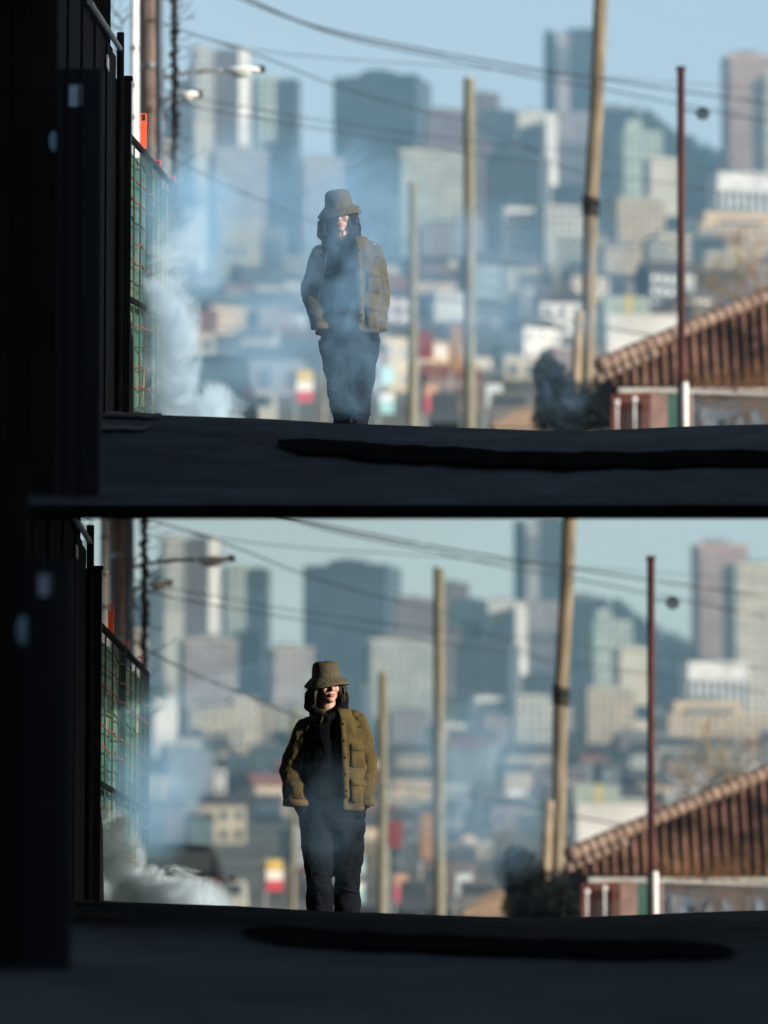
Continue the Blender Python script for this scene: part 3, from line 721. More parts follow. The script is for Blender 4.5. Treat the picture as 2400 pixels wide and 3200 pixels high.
def right_side(s):
    at = s.at; W = s.where
    TILEM = mat('brown_tile_shadow_patches', (.028, .017, .015), .95, .3, 1.3, c2=(.155, .088, .068), bscale=20, world=True, thresh=(.38, .60), spec=.1, bump=.4)  # dark patches in the tile colour stand in for branch shadows
    CAPM = mat('ridge_cap_tile', (.13, .09, .075), .9, .3, 6, c2=(.26, .19, .155), bump=.4)
    D = 78.; eave = 838; k_px = D / FPX
    # slope faces the camera and leans back: rise per px with depth
    def hip(px): return 795 - (px - 1300) * (795 - 628) / (1700 - 1300.)   # hip line in px
    def S3(px, py):      # point on the slope
        up = (eave - py); d = D + up * k_px * 1.15
        return at(px, py, d)
    e = empty('tiled_roof_house', Vector((at(1500, 0, D + 1).x, D + 1, s.gz(0, D))), 'low house with a brown tiled hip roof at the right ' + W, 'house')
    # under deck of the roof
    vs = [S3(1322, eave), S3(1790, eave), S3(1790, hip(1790) + 4), S3(1300, 800)]
    back = [v + Vector((0, 1.2, -.25)) for v in vs]
    MB().add(vs + back, [(0, 1, 2, 3), (7, 6, 5, 4), (0, 3, 7, 4), (1, 0, 4, 5), (2, 1, 5, 6), (3, 2, 6, 7)]).build('roof_deck', DARKM, e)
    # one tile: a curved pan, local origin at its lower middle
    w = 23 * k_px; L = 15 * k_px * 1.55
    sl = (S3(1500, 700) - S3(1500, 800)).normalized()
    nrm = Vector((1, 0, 0)).cross(sl).normalized()
    if nrm.y > 0: nrm = -nrm
    tm = MB(); vs = []
    for j in range(2):
        for i in range(7):
            a = math.pi * i / 6
            p = Vector((-math.cos(a) * w * .33, 0, 0)) + nrm * (math.sin(a) * w * .34 + .02 - (.0 if j == 0 else .012)) + sl * (L * j * 1.08)
            vs.append(p)
    vs += [v - nrm * .015 for v in vs[:7]]
    tm.add(vs, [(i, i+1, i+8, i+7) for i in range(6)] + [(14+i, 15+i, i+1, i) for i in range(6)])
    proto = tm.build('roof_tile', TILEM); col.objects.unlink(proto)
    n = 0
    for ci in range(21):
        px = 1326 + ci * 22 
        py = eave - 1; rowi = 0
        while py > hip(px) + 5 and n < 298:
            P = S3(px - (eave - py) * .06, py)
            c = proto.copy(); col.objects.link(c); c.parent = e; c.location = P - Vector(e.location) + nrm * rnd.uniform(-.004, .006)
            c.rotation_euler = (rnd.uniform(-.02, .02), rnd.uniform(-.02, .02), rnd.uniform(-.015, .015))
            py -= 15; n += 1
    # hip caps
    px = 1292.
    k = 0
    while px < 1790 and k < 40:
        a = S3(px, hip(px)) + Vector((0, -.02, .05)); b = S3(px + 22, hip(px + 22)) + Vector((0, -.02, .06))
        MB().tube([a, b], [.135, .115], 10).build('hip_cap', CAPM, e, smooth=True)
        px += 19; k += 1
    # second hip line lower left
    for k in range(7):
        a = at(1285 + k * 19, 822 - k * 9, D - .5); b = at(1285 + k * 19 + 21, 822 - k * 9 - 10, D - .5)
        MB().tube([a, b], [.075, .07], 10).build('hip_cap', CAPM, e, smooth=True)
    a = at(1336, 842, D - .15); b = at(1790, 850, D - .15)
    MB().box(a.x, b.x, D - .22, D - .08, a.z - .05, a.z + .02).build('gutter', mat('gutter_grey_white', (.36, .36, .35), .7, .3, 3), e)
    g = s.gz(0, D)
    MB().box(at(1345, 0, D).x, at(1790, 0, D).x, D + .3, D + 5, g - .5, a.z - .09).build('wall', mat('house_wall_dark', (.05, .05, .055), .9, .3, 2), e)
    w0 = at(1500, 862, D); w1 = at(1640, 905, D)
    MB().box(w0.x, w1.x, D + .27, D + .31, w1.z, w0.z).build('window', mat('blue_window', (.10, .16, .24), .2, .4, 3), e)
    # red brown board fence
    e = empty('board_fence', Vector((at(1370, 0, 72).x, 72, s.gz(0, 72))), 'reddish brown board fence with gaps below the gutter ' + W, 'fence')
    RB = mat('red_brown_board', (.14, .045, .035), .85, .3, 6, stretch=(4, 4, .5))
    g = s.gz(0, 72)
    for k in range(8):
        a = at(1322 + k * 13.5, 852 - k * 1.0, 72); b = at(1322 + k * 13.5 + 8.5, 852, 72)
        MB().box(a.x, b.x, 71.98 + .02 * (k % 2), 72.02 + .02 * (k % 2), g - .2, a.z + .01 * rnd.uniform(-1, 1)).build('board', RB, e)
    a = at(1316, 885, 72); b = at(1440, 885, 72); MB().box(a.x, b.x, 72.06, 72.10, a.z, a.z + .05).build('rail', RB, e)
    a = at(1405, 850, 71.7); b = at(1442, 850, 71.7)
    MB().box(a.x, b.x, 71.7, 71.78, g - .2, a.z).build('wide_board', mat('mauve_board', (.20, .13, .12), .85, .2, 4), e)
    for (px, py) in ((1333, 869), (1371, 862)):
        c = at(px, py, 71.2); o = MB().ell(c, (.035, .03, .04), 12, 8).tube([c, (c.x, 71.2, g)], .012, 6).build('garden_light', WHITEP, loc=(c.x, 71.2, g), smooth=True)
        tag(o, 'small white globe light before the board fence, %s, %s' % ('left one' if px < 1350 else 'right one', W), 'light')
    # green slatted panel
    e = empty('slatted_gate', Vector((at(1460, 0, 68).x, 68, s.gz(0, 68))), 'dark green louvred gate left of the white fence post ' + W, 'gate')
    g = s.gz(0, 68)
    a = at(1442, 850, 68); b = at(1474, 850, 68)
    MB().box(a.x, b.x, 68.03, 68.06, g - .1, a.z - .01).build('backing', mat('gate_back', (.015, .04, .035), .8, .2, 4), e)
    for k in range(12):
        z = a.z - .03 - k * .055
        if z < g: break
        MB().add([(a.x, 68.0, z - .02), (b.x, 68.0, z - .02), (b.x, 68.02, z + .02), (a.x, 68.02, z + .02), (a.x, 68.01, z - .022), (b.x, 68.01, z - .022), (b.x, 68.029, z + .018), (a.x, 68.029, z + .018)],
                 [(0, 1, 2, 3), (7, 6, 5, 4), (1, 0, 4, 5), (3, 2, 6, 7)]).build('slat', mat('gate_green', (.05, .13, .11), .6, .2, 4), e)
    # chain link fence with white post
    D = 60.; g = s.gz(1.5, D)
    e = empty('chain_link_fence', Vector((at(1480, 0, D).x, D, g)), 'chain link fence with a white post and top rail at the right ' + W, 'fence')
    p = at(1480, 830, D); MB().tube([p, (p.x, D, g - .1)], 7 * D / FPX, 14).build('post', mat('old_white_post', (.55, .54, .52), .7, .3, 8, c2=(.68, .68, .67)), e, smooth=True)
    MB().ell(p, (.038, .038, .03), 14, 8).build('pole_cap', WHITEP, e, smooth=True)
    q = at(1494, 846, D); MB().tube([q, (q.x, D, g - .1)], .012, 8).build('brace_post', mat('pink_grey_pipe', (.30, .22, .22), .6, .2, 4), e)
    t0 = at(1487, 848, D); t1 = at(1790, 858, D)
    MB().tube([t0, t1], .016, 8).build('top_rail', mat('galvanised_rail', (.34, .35, .36), .6, .3, 6), e)
    mesh = MB(); z1 = t0.z; z0 = g; H = z1 - z0; X0, X1 = t0.x, t1.x
    stp = .052
    k = -H
    while X0 + k < X1:
        for sgn in (1, -1):
            xa, xb = X0 + k, X0 + k + H
            za, zb = (z0, z1) if sgn > 0 else (z1, z0)
            ta = max(0, (X0 - xa) / H); tb = min(1, (X1 - xa) / H)
            if tb > ta: mesh.tube([(xa + H * ta, D + .03 + .004 * sgn, za + (zb - za) * ta), (xa + H * tb, D + .03 + .004 * sgn, za + (zb - za) * tb)], .0042, 4, cap=False)
        k += stp
    o = mesh.build('wire_mesh', STEEL, e); o['kind'] = 'stuff'
    # blue tarp behind the fence
    a = at(1500, 872, 66); b = at(1720, 930, 66); g66 = s.gz(0, 66)
    tb = MB(); vs = []
    for i in range(13):
        for j in range(4):
            vs.append((a.x + (b.x - a.x) * i / 12, 66 + .15 * j + .08 * math.sin(i * 2 + j), g66 + (a.z - g66) * (j / 3) * (.85 + .15 * math.sin(i * 1.3))))
    tb.add(vs, [(i*4+j, (i+1)*4+j, (i+1)*4+j+1, i*4+j+1) for i in range(12) for j in range(3)])
    o = tb.build('tarp', mat('blue_tarp', (.06, .10, .15), .7, .5, 4), loc=(a.x, 66, g66)); tag(o, 'pale blue tarpaulin heaped behind the chain link fence ' + W, 'tarp')
    # twigs in front of the roof
    rg = random.Random(21)
    e = empty('bare_shrub', Vector((at(1560, 0, 63).x, 63, s.gz(0, 63))), 'orange brown leafless shrub in front of the tiled roof ' + W, 'shrub')
    mb = MB(); g63 = s.gz(0, 63)
    for i in range(24):
        px = rg.uniform(1470, 1690); p = at(px, 0, 63 + rg.uniform(-1, 1)); p.z = g63
        bare_branches(mb, p, (rg.uniform(-.5, .5), rg.uniform(-.2, .2), 1), rg.uniform(.30, .50), .0062, 5, rg, 4)
    mb.build('stem', mat('orange_twig', (.17, .09, .04), .8, .4, 6), e)
    mb2 = MB()
    for i in range(10):
        px = rg.uniform(1480, 1680); p = at(px, rg.uniform(800, 880), 63.4)
        clump(mb2, p, (.10, .1, .06), 40, .02, rg)
    mb2.build('foliage', leafmat('reddish_leaf', (.12, .05, .04)), e)
    # taller bare tree behind the roof
    e = empty('bare_tree', Vector((at(1640, 0, 110).x, 110, s.gz(0, 110))), 'bare yellowish tree rising behind the tiled roof ' + W, 'tree')
    mb = MB(); g = s.gz(0, 110); P = at(1660, 0, 110); P.z = g
    mid = at(1640, 700, 110)
    mb.tube([P, mid], [.10, .07], 8)
    for (dx, dz) in ((-.5, 1), (-.9, .8), (-.2, 1), (.3, 1), (-1.2, .5), (.7, .7)):
        bare_branches(mb, mid, (dx, rg.uniform(-.3, .3), dz), rg.uniform(.7, .95), .035, 6, rg, 4)
    mb.build('branches', mat('yellow_twig', (.22, .17, .10), .9, .3, 3), e)
    e = empty('bare_tree', Vector((at(1500, 0, 118).x, 118, s.gz(0, 118))), 'spreading grey bare tree left of the yellowish one ' + W, 'tree')
    mb = MB(); g = s.gz(0, 118); P = at(1530, 0, 118); P.z = g; mid = at(1520, 760, 118)
    mb.tube([P, mid], [.10, .06], 8)
    for i in range(6): bare_branches(mb, mid, (rg.uniform(-1.2, 1.2), rg.uniform(-.3, .3), rg.uniform(.5, 1)), rg.uniform(.55, .75), .03, 6, rg, 4)
    mb.build('branches', mat('grey_twig', (.13, .12, .10), .9, .3, 3), e)
    # dark bush left of the board fence
    D = 84.; e = empty('dark_bush', Vector((at(1250, 0, D).x, D, s.gz(0, D))), 'large dark evergreen bush at the foot of the leaning pole ' + W, 'bush')
    mb = MB(); DK = leafmat('bush_leaf', (.005, .009, .011))
    for (px, py, rx, rz) in ((1200, 850, 45, 75), (1180, 810, 30, 45), (1250, 880, 60, 60), (1305, 860, 35, 60), (1300, 900, 45, 50), (1225, 900, 60, 50), (1175, 900, 30, 40), (1330, 800, 22, 14), (1350, 778, 26, 10)):
        clump(mb, at(px, py, D + rg.uniform(-.2, .2)), (rx * D / FPX, .35, rz * D / FPX), int(rx * rz * .55), .042, rg)
    mb.build('foliage', DK, e)
    MB().tube([(at(1240, 0, D).x, D, s.gz(0, D) - .2), (at(1240, 0, D).x, D, at(0, 880, D).z)], .06, 8).build('trunk', mat('bark', (.07, .055, .045), .9, .3, 1), e)
    # small tan gabled roof beyond
    D = 130.; g = s.gz(0, D); a = at(1062, 918, D); t = at(1120, 868, D); t2 = at(1165, 862, D); b = at(1172, 918, D)
    e = empty('garden_shed', Vector((t.x, D, g)), 'small shed with a sloping tan roof left of the dark bush ' + W, 'shed')
    d = Vector((0, 2.2, 0)); up = Vector((0, 0, -.06))
    vs = [a, b, t2 + Vector((0, 1.2, 0)), t + Vector((0, 1.2, 0))]
    MB().add(vs + [v + up for v in vs], [(0, 1, 2, 3), (7, 6, 5, 4), (0, 4, 5, 1), (1, 5, 6, 2), (2, 6, 7, 3), (3, 7, 4, 0)]).build('roof', mat('tan_shingle', (.28, .20, .14), .9, .25, 4), e)
    MB().box(a.x + .1, b.x - .05, D + .1, D + 2, g - .2, a.z - .08).build('wall', bmat('tan'), e)

# ------------------------------------------------------------------ the person
SKIN = mat('skin', (.42, .25, .19), .5, .10, 12, spec=.4)
HAIR = mat('hair_dark', (.020, .012, .009), .5, .3, 30, stretch=(1, 1, .2))
OLIVE = mat('olive_canvas', (.060, .044, .013), .9, .3, 14, bump=.5, bscale=30)
LINING = mat('jacket_lining', (.10, .065, .025), .9, .2, 10)
HATM = mat('hat_canvas', (.070, .062, .038), .9, .15, 16, bump=.4, bscale=60)
HOOD = mat('black_fleece', (.006, .0065, .0085), 1.0, spec=.04, var=.2, scale=20, bump=.3)
TROU = mat('black_trousers', (.006, .0075, .011), 1.0, .3, 6, spec=.05, bump=.5, bscale=12)
LIPS = mat('lips', (.42, .13, .12), .4, .1, 20)
SHOE = mat('shoe_black', (.015, .015, .016), .5, .2, 10)

def remesh(o, vox, smooth=4, disp=None):
    m = o.modifiers.new('remesh', 'REMESH'); m.mode = 'VOXEL'; m.voxel_size = vox; m.use_smooth_shade = True
    if smooth: k = o.modifiers.new('smooth', 'SMOOTH'); k.iterations = smooth; k.factor = .5
    if disp:
        t = bpy.data.textures.new('folds', 'CLOUDS'); t.noise_scale = disp[1]; t.noise_depth = 2
        d = o.modifiers.new('folds', 'DISPLACE'); d.texture = t; d.strength = disp[0]; d.mid_level = .5; d.texture_coords = 'LOCAL'
    return o

def loft(mb, secs, n=28, cap=True):
    """secs: (cx, cy, cz, rx, ry) horizontal ellipses"""
    o = len(mb.v)
    for (cx, cy, cz, rx, ry) in secs:
        for k in range(n):
            w = 2 * math.pi * k / n
            mb.v.append((cx + rx * math.sin(w), cy - ry * math.cos(w), cz))
    for i in range(len(secs) - 1):
        for k in range(n):
            k2 = (k + 1) % n
            mb.f.append((o+i*n+k, o+i*n+k2, o+(i+1)*n+k2, o+(i+1)*n+k))
    if cap: mb.f.append(tuple(o + k for k in range(n))[::-1]); mb.f.append(tuple(o + (len(secs)-1)*n + k for k in range(n)))

def person(s, foot, pose, label):
    e = empty('person', foot, label, 'person')
    F = Vector(foot)
    up = pose == 'upper'
    def V(x, y, z): return F + Vector((x, y, z))
    T = lambda pts: [V(*p) for p in pts]
    # leg joints (hip, knee, ankle): x right of picture, y away from the camera
    if up: legs = [((-.082, .02, .93), (-.045, -.03, .52), (-.010, .10, .10)), ((.078, .0, .93), (.062, -.07, .53), (.035, -.10, .10))]
    else: legs = [((-.098, .0, .93), (-.084, -.06, .52), (-.068, -.04, .10)), ((.088, .02, .93), (.086, -.02, .52), (.076, .06, .10))]
    sh = 1.485
    if up: arms = [((-.165, .0, 1.465), (-.232, .05, 1.215), (-.172, -.05, 1.035)), ((.135, .0, 1.48), (.178, .05, 1.20), (.165, -.04, 1.03))]
    else: arms = [((-.160, .01, 1.452), (-.245, .06, 1.19), (-.215, -.02, 1.02)), ((.135, .0, 1.492), (.196, .04, 1.20), (.185, -.04, 1.02))]
    hx = -.062 if up else -.040; hz = 1.695; tilt = R(15 if up else 7); turn = R(-4 if up else 20)
    Hm = Matrix.Translation((hx, -.035 if up else -.025, hz - (.0 if up else 0))) @ Matrix.Rotation(R(-6), 4, 'Y') @ Matrix.Rotation(turn, 4, 'Z') @ Matrix.Rotation(tilt, 4, 'X') @ Matrix.Scale(.93, 4)
    HV = lambda x, y, z: F + (Hm @ Vector((x, y, z)))
    hrot = Hm.to_3x3()
    for (a, b, c) in arms:
        sx = 1 if c[0] > 0 else -1
        MB().tube(T([(c[0], c[1], c[2] - .01), (c[0] - .018 * sx, c[1] - .005, c[2] - .05), (c[0] - .042 * sx, c[1] - .010, c[2] - .085), (c[0] - .055 * sx, c[1] - .014, c[2] - .12)]), [.036, .040, .044, .040], 14).build('hoodie_cuff', HOOD, e, smooth=True)
    # --- body, one continuous skin
    mb = MB()
    loft(mb, [tuple(V(0, .0, .86)) + (.12, .09), tuple(V(0, 0, .95)) + (.165, .11), tuple(V(0, 0, 1.08)) + (.135, .095), tuple(V(0, 0, 1.25)) + (.155, .11), tuple(V(-.01, 0, 1.42)) + (.15, .10), tuple(V(-.015, .01, 1.50)) + (.09, .07), tuple(V(0, .01, 1.53)) + (.06, .06)])
    mb.tube(T([(hx * .4, .02, 1.45), (hx * .8, .0, 1.55)]) + [HV(0, .015, -.05)], [.062, .050, .048], 14)
    for (a, b, c) in arms:
        mb.tube(T([a, tuple((a[i] + b[i]) / 2 for i in range(3)), b, tuple((c[i] + b[i]) / 2 for i in range(3)), c]), [.040, .040, .036, .033, .025], 12)
        mb.ell(V(*a), (.045, .045, .04)); sx = 1 if c[0] > 0 else -1
        p = Vector(c); q = p + Vector((-.065 * sx, .035, -.080))
        mb.tube(T([tuple(p), tuple((p + q) / 2), tuple(q)]), [.028, .038, .034], 10)
        for fi in range(4):
            a0 = q + Vector((0, -.030 + fi * .020, .01)); ln = (.062, .072, .068, .052)[fi]
            a1 = a0 + Vector((-.008 * sx, 0, -ln * .55)); a2 = a1 + Vector((-.022 * sx, 0, -ln * .45))
            mb.tube(T([tuple(a0), tuple(a1), tuple(a2)]), [.0095, .009, .0075], 8)
        t0 = p + Vector((-.02 * sx, -.012, -.03)); mb.tube(T([tuple(t0), tuple(t0 + Vector((-.03 * sx, .0, -.035))), tuple(t0 + Vector((-.045 * sx, .01, -.06)))]), [.013, .012, .009], 8)
    for (a, b, c) in legs:
        mb.tube(T([a, tuple((a[i] + b[i]) / 2 for i in range(3)), b, tuple(c[i] * .35 + b[i] * .65 for i in range(3)), c]), [.085, .075, .056, .055, .036], 14)
        mb.tube(T([(c[0], c[1] + .04, .06), (c[0], c[1] - .06, .05), (c[0], c[1] - .17, .035)]), [.04, .042, .03], 10)
    # head
    def hell(c, r, nu=20, nv=14): 
        mb.ell(HV(*c), r, nu, nv, rot=hrot)
    hell((0, .01, .035), (.074, .092, .095)); hell((0, -.022, -.035), (.058, .062, .075)); hell((0, -.058, -.098), (.026, .026, .020)); hell((0, -.03, -.07), (.052, .052, .045))
    for q in (-1, 1):
        hell((q * .034, -.060, -.030), (.026, .022, .026)); hell((q * .078, .005, -.01), (.010, .020, .032), 12, 8); hell((q * .03, -.078, .022), (.026, .012, .010), 12, 8)
        hell((q * .010, -.098, -.034), (.009, .010, .008), 10, 6)
    mb.tube([HV(0, -.080, .012), HV(0, -.094, -.012), HV(0, -.110, -.032)], [.008, .010, .0115], 10); hell((0, -.106, -.034), (.010, .012, .009), 10, 6)
    hell((0, -.084, -.062), (.022, .010, .007), 12, 8); hell((0, -.083, -.072), (.019, .010, .007), 12, 8)
    o = mb.build('body', SKIN, e); remesh(o, .0045, 3)
    lp = MB()
    lp.ell(HV(0, -.0885, -.0625), (.0215, .0085, .0055), 14, 8, rot=hrot); lp.ell(HV(0, -.0875, -.0715), (.0185, .009, .0065), 14, 8, rot=hrot)
    lp.build('lips', LIPS, e, smooth=True)
    for q in (-1, 1):
        MB().ell(HV(q * .030, -.075, .003), (.013, .010, .008), 12, 8, rot=hrot).build('eye', mat('eye_dark', (.05, .04, .035), .2, .1, 5), e, smooth=True)
        MB().ell(HV(q * .031, -.090, .022), (.020, .005, .004), 12, 6, rot=hrot).build('eyebrow', HAIR, e, smooth=True)
    # hat
    hat = MB(); rings = []
    for (r_, z) in ((.0, .146), (.044, .145), (.066, .139), (.077, .126), (.083, .10), (.088, .052), (.093, .043), (.110, .027), (.129, .007), (.143, -.010)):
        for k in range(40):
            w = 2 * math.pi * k / 40; rr = r_ * (1 + .015 * math.sin(3 * w + r_ * 30)); zz = z + (.010 * math.sin(2 * w + .6) if r_ > .11 else 0) + .004 * noise.noise(Vector((math.cos(w) * 2, math.sin(w) * 2, z * 20)))
            rings.append(HV(rr * math.sin(w), -rr * 1.10 * math.cos(w) + .008, zz))
    hat.add(rings, [(i*40+k, i*40+(k+1) % 40, (i+1)*40+(k+1) % 40, (i+1)*40+k) for i in range(9) for k in range(40)])
    o = hat.build('bucket_hat', HATM, e, smooth=True); m = o.modifiers.new('thick', 'SOLIDIFY'); m.thickness = .003
    sm = MB()
    for (r_, z) in ((.094, .044), (.112, .026), (.123, .0145), (.136, .001), (.0775, .132)):
        sm.tube([HV(r_ * math.sin(w), -r_ * 1.10 * math.cos(w) + .008, z + (.010 * math.sin(2 * w + .6) if r_ > .11 else 0)) for w in frange(0, 2 * math.pi, 41)], .0012, 4)
    sm.build('hat_seam', mat('hat_thread', (.09, .07, .03), .9, .1, 9), o)
    # hair
    hr = MB(); rg = random.Random(3 if up else 4)
    for i in range(170):
        w = rg.choice((rg.uniform(1.15, 2.6), -rg.uniform(1.0, 2.6))); r0 = .080
        p = HV(r0 * math.sin(w), -.085 * math.cos(w) + .01, .04); L_ = rg.uniform(.11, .19); q = Vector(p); pts = [q.copy()]
        out_ = Vector((math.sin(w), -math.cos(w), 0)); cur = rg.uniform(-.25, .5)
        for k in range(6):
            q = q + Vector((0, 0, -L_ / 6)) + out_ * (.010 * math.sin(k * 1.1 + cur * 6) + .004 + .004 * cur * k) + Vector((rg.uniform(-.004, .004), rg.uniform(-.004, .004), 0)); pts.append(q.copy())
        hr.tube(pts, [.007, .0075, .0065, .006, .005, .0035, .001], 5)
    for i in range(26):     # loose strands blown to one side
        p = HV(.088, rg.uniform(-.03, .04), rg.uniform(-.04, .04)); d = Vector((rg.uniform(.3, 1), rg.uniform(-.3, .3), rg.uniform(-1, .3))).normalized(); pts = [p]
        for k in range(5): d = (d + Vector((-.12, 0, -.18))).normalized(); pts.append(pts[-1] + d * rg.uniform(.010, .015))
        hr.tube(pts, [.0035, .003, .0025, .002, .0015, .0008], 4)
    hr.ell(HV(0, .035, -.02), (.082, .068, .115), 20, 14)
    hr.build('hair', HAIR, e, smooth=True)
    # hoodie torso and hood
    hd = MB()
    loft(hd, [tuple(V(0, 0, .90)) + (.168, .125), tuple(V(0, 0, .96)) + (.175, .130), tuple(V(0, 0, 1.10)) + (.165, .125), tuple(V(0, 0, 1.28)) + (.175, .130), tuple(V(-.01, 0, 1.42)) + (.165, .118), tuple(V(-.02, .0, 1.48)) + (.12, .10), tuple(V(hx, .02, 1.52)) + (.07, .065)])
    hd.ell(V(0, -.10, 1.06), (.12, .045, .085))
    H_ = lambda pts: T([(x + hx, y, z) for x, y, z in pts])
    hd.tube(H_([(-.088, .03, 1.685), (-.105, .02, 1.64), (-.105, .0, 1.57), (-.065, -.065, 1.525), (.005, -.100, 1.488), (.065, -.065, 1.525), (.098, .0, 1.57), (.100, .02, 1.63), (.088, .03, 1.68)]), [.016, .030, .038, .030, .022, .030, .038, .030, .016], 12)
    hd.tube(H_([(-.095, .03, 1.64), (-.09, .09, 1.60), (0, .13, 1.57), (.09, .09, 1.60), (.095, .03, 1.64)]), [.03, .05, .06, .05, .03], 12)
    hd.tube(H_([(-.09, .03, 1.52), (0, .07, 1.53), (.09, .03, 1.52)]), [.045, .06, .045], 12)
    o = hd.build('hoodie', HOOD, e); remesh(o, .007, 3, (.016, .06))
    for q in (-1, 1):
        MB().tube(T([(q * .025, -.137, 1.455), (q * .03, -.148, 1.40), (q * .026, -.143, 1.33), (q * .028, -.138, 1.28)]), .0035, 6).build('drawstring', HOOD, o)
    # trousers
    tr = MB()
    loft(tr, [tuple(V(0, .01, .82)) + (.165, .12), tuple(V(0, .01, .90)) + (.185, .125), tuple(V(0, .0, .99)) + (.17, .12)])
    for (a, b, c) in legs:
        a, b, c = Vector(a), Vector(b), Vector(c)
        pts = [a, a.lerp(b, .3), a.lerp(b, .65), b, b.lerp(c, .25), b.lerp(c, .55), b.lerp(c, .85), c + Vector((0, 0, -.045))]
        o0 = [tuple(p) for p in pts]
        tr.tube(T(o0), ([.108, .101, .090, .080, .080, .078, .078, .080] if not up else [.108, .096, .080, .068, .058, .052, .048, .050]), 20)
    o = tr.build('trousers', TROU, e); remesh(o, .007, 3, (.034, .085))
    for i, (a, b, c) in enumerate(legs):   # knee and side folds
        b = Vector(b)
        for k in range(4):
            z = b.z + .05 - k * .035; r_ = .076
            MB().tube(T([(b.x + r_ * math.sin(w), b.y - r_ * math.cos(w) + .004, z + .02 * math.sin(w * 1.3 + k)) for w in frange(-1.2, 1.2, 9)]), [.002, .006, .009, .010, .010, .009, .008, .005, .002], 8).build('crease', TROU, o, smooth=True)
    for (a, b, c) in legs:
        sb = MB(); sb.tube(T([(c[0], c[1] + .07, .055), (c[0], c[1] + .02, .06), (c[0], c[1] - .06, .055), (c[0], c[1] - .15, .045), (c[0], c[1] - .20, .035)]), [.035, .048, .05, .045, .028], 14)
        sb.build('shoe', SHOE, e, smooth=True)
        MB().box(F.x + c[0] - .045, F.x + c[0] + .045, F.y + c[1] - .21, F.y + c[1] + .09, F.z, F.z + .022).build('shoe_sole', BLACK, e)
    # jacket shell
    jk = MB(); NZ, NA = 34, 56
    zs = frange(1.525, .958 if not up else .975, NZ)
    def prof(z):
        t = (1.525 - z) / .54
        rx = .100 + .078 * min(1, t / .12) ** .6 + .030 * t; ry = .085 + .060 * min(1, t / .15) ** .7 + .03 * t
        return rx, ry
    def edges(z):
        t = (1.525 - z) / .54
        if up: L_ = -(.75 + .55 * min(1, t * 1.2)); Rr = .20 + .06 * t
        else: L_ = -(.75 + .75 * min(1, t * 2.2)); Rr = .20 + .10 * t
        return L_, Rr
    vs = []
    for i, z in enumerate(zs):
        rx, ry = prof(z); L_, Rr = edges(z)
        for k in range(NA):
            w = Rr + (2 * math.pi + L_ - Rr) * k / (NA - 1)      # from right front edge round the back to the left one
            fold = .010 * noise.noise(Vector((math.sin(w) * 3, math.cos(w) * 3, z * 5))) + .008 * math.sin(w * 9 + z * 6) * ((1.525 - z) / .54)
            x = (rx + fold) * math.sin(w); y = -(ry + fold) * math.cos(w)
            zz = z - .012 * math.sin(w * 2) * (i / NZ) - (.01 if w < 1 else 0)
            if z > 1.44: zz -= max(0, abs(x) - .10) * .35
            vs.append(V(x, y + .005, zz))
    jk.add(vs, [(i*NA+k, i*NA+k+1, (i+1)*NA+k+1, (i+1)*NA+k) for i in range(NZ-1) for k in range(NA-1)])
    jo = jk.build('jacket', OLIVE, e, smooth=True); m = jo.modifiers.new('thick', 'SOLIDIFY'); m.thickness = .006; m.offset = 1
    # sleeves
    for si, (a, b, c) in enumerate(arms):
        a, b, c = Vector(a), Vector(b), Vector(c)
        sx = -1 if a.x < 0 else 1
        sl = MB(); pts = [a + Vector((-.035 * sx, 0, .012)), a, a.lerp(b, .3), a.lerp(b, .7), b, b.lerp(c, .35), b.lerp(c, .75), c + Vector((0, 0, -.035))]
        rr = [.045, .060, .072, .072, .070, .066, .060, .058] if not (not up and sx < 0) else [.045, .060, .076, .080, .080, .080, .082, .084]
        sl.tube(T([tuple(p) for p in pts]), rr, 20)
        o = sl.build('sleeve', OLIVE, jo); remesh(o, .007, 4, (.026, .07))
        cf = MB(); cf.tube(T([tuple(c + Vector((0, 0, -.015))), tuple(c + Vector((0, 0, -.052)))]), rr[-1] + .004, 20)
        cf.build('cuff', OLIVE if sx > 0 else LINING, jo, smooth=True)
    # collar halves
    for q in (-1, 1):
        cb = MB(); vs = []
        for k in range(9):
            w = (.32 + .22 * k) * q
            top = (.085 * math.sin(w) - .015, -.085 * math.cos(w) + .01, 1.555 - .012 * math.cos(w)); bot = (.140 * math.sin(w) - .01 + (.02 * q if k == 0 else 0), -.135 * math.cos(w) + .005, 1.505 - .035 * (1 - k / 8) - .01)
            md = (.115 * math.sin(w) - .012, -.118 * math.cos(w) + .008, 1.545 - .01 * (1 - k / 8))
            vs += T([top, md, bot])
        cb.add(vs, [(k*3+j, (k+1)*3+j, (k+1)*3+j+1, k*3+j+1) for k in range(8) for j in range(2)])
        o = cb.build('collar', OLIVE, jo, smooth=True); m = o.modifiers.new('thick', 'SOLIDIFY'); m.thickness = .007
    # pockets with flaps on the right of the picture
    def surf(w, z, off):
        rx, ry = prof(z); return V((rx + off) * math.sin(w), -(ry + off) * math.cos(w) + .005, z)
    for (w0, w1, z0, z1, nm) in ((.55, 1.10, 1.30, 1.335, 'pocket_flap'), (.56, 1.09, 1.20, 1.30, 'pocket'), (.52, 1.15, 1.09, 1.125, 'pocket_flap'), (.54, 1.12, .99, 1.09, 'pocket'), (-1.5, -1.42, 1.2, 1.3, 'pocket')):
        pb = MB(); vs = []
        for k in range(7):
            w = w0 + (w1 - w0) * k / 6; of = .015 if 'flap' in nm else .010
            vs += [surf(w, z0 - (.006 if 0 < k < 6 else 0), of), surf(w, z1, of - .004)]
        pb.add(vs, [(2*k, 2*k+2, 2*k+3, 2*k+1) for k in range(6)])
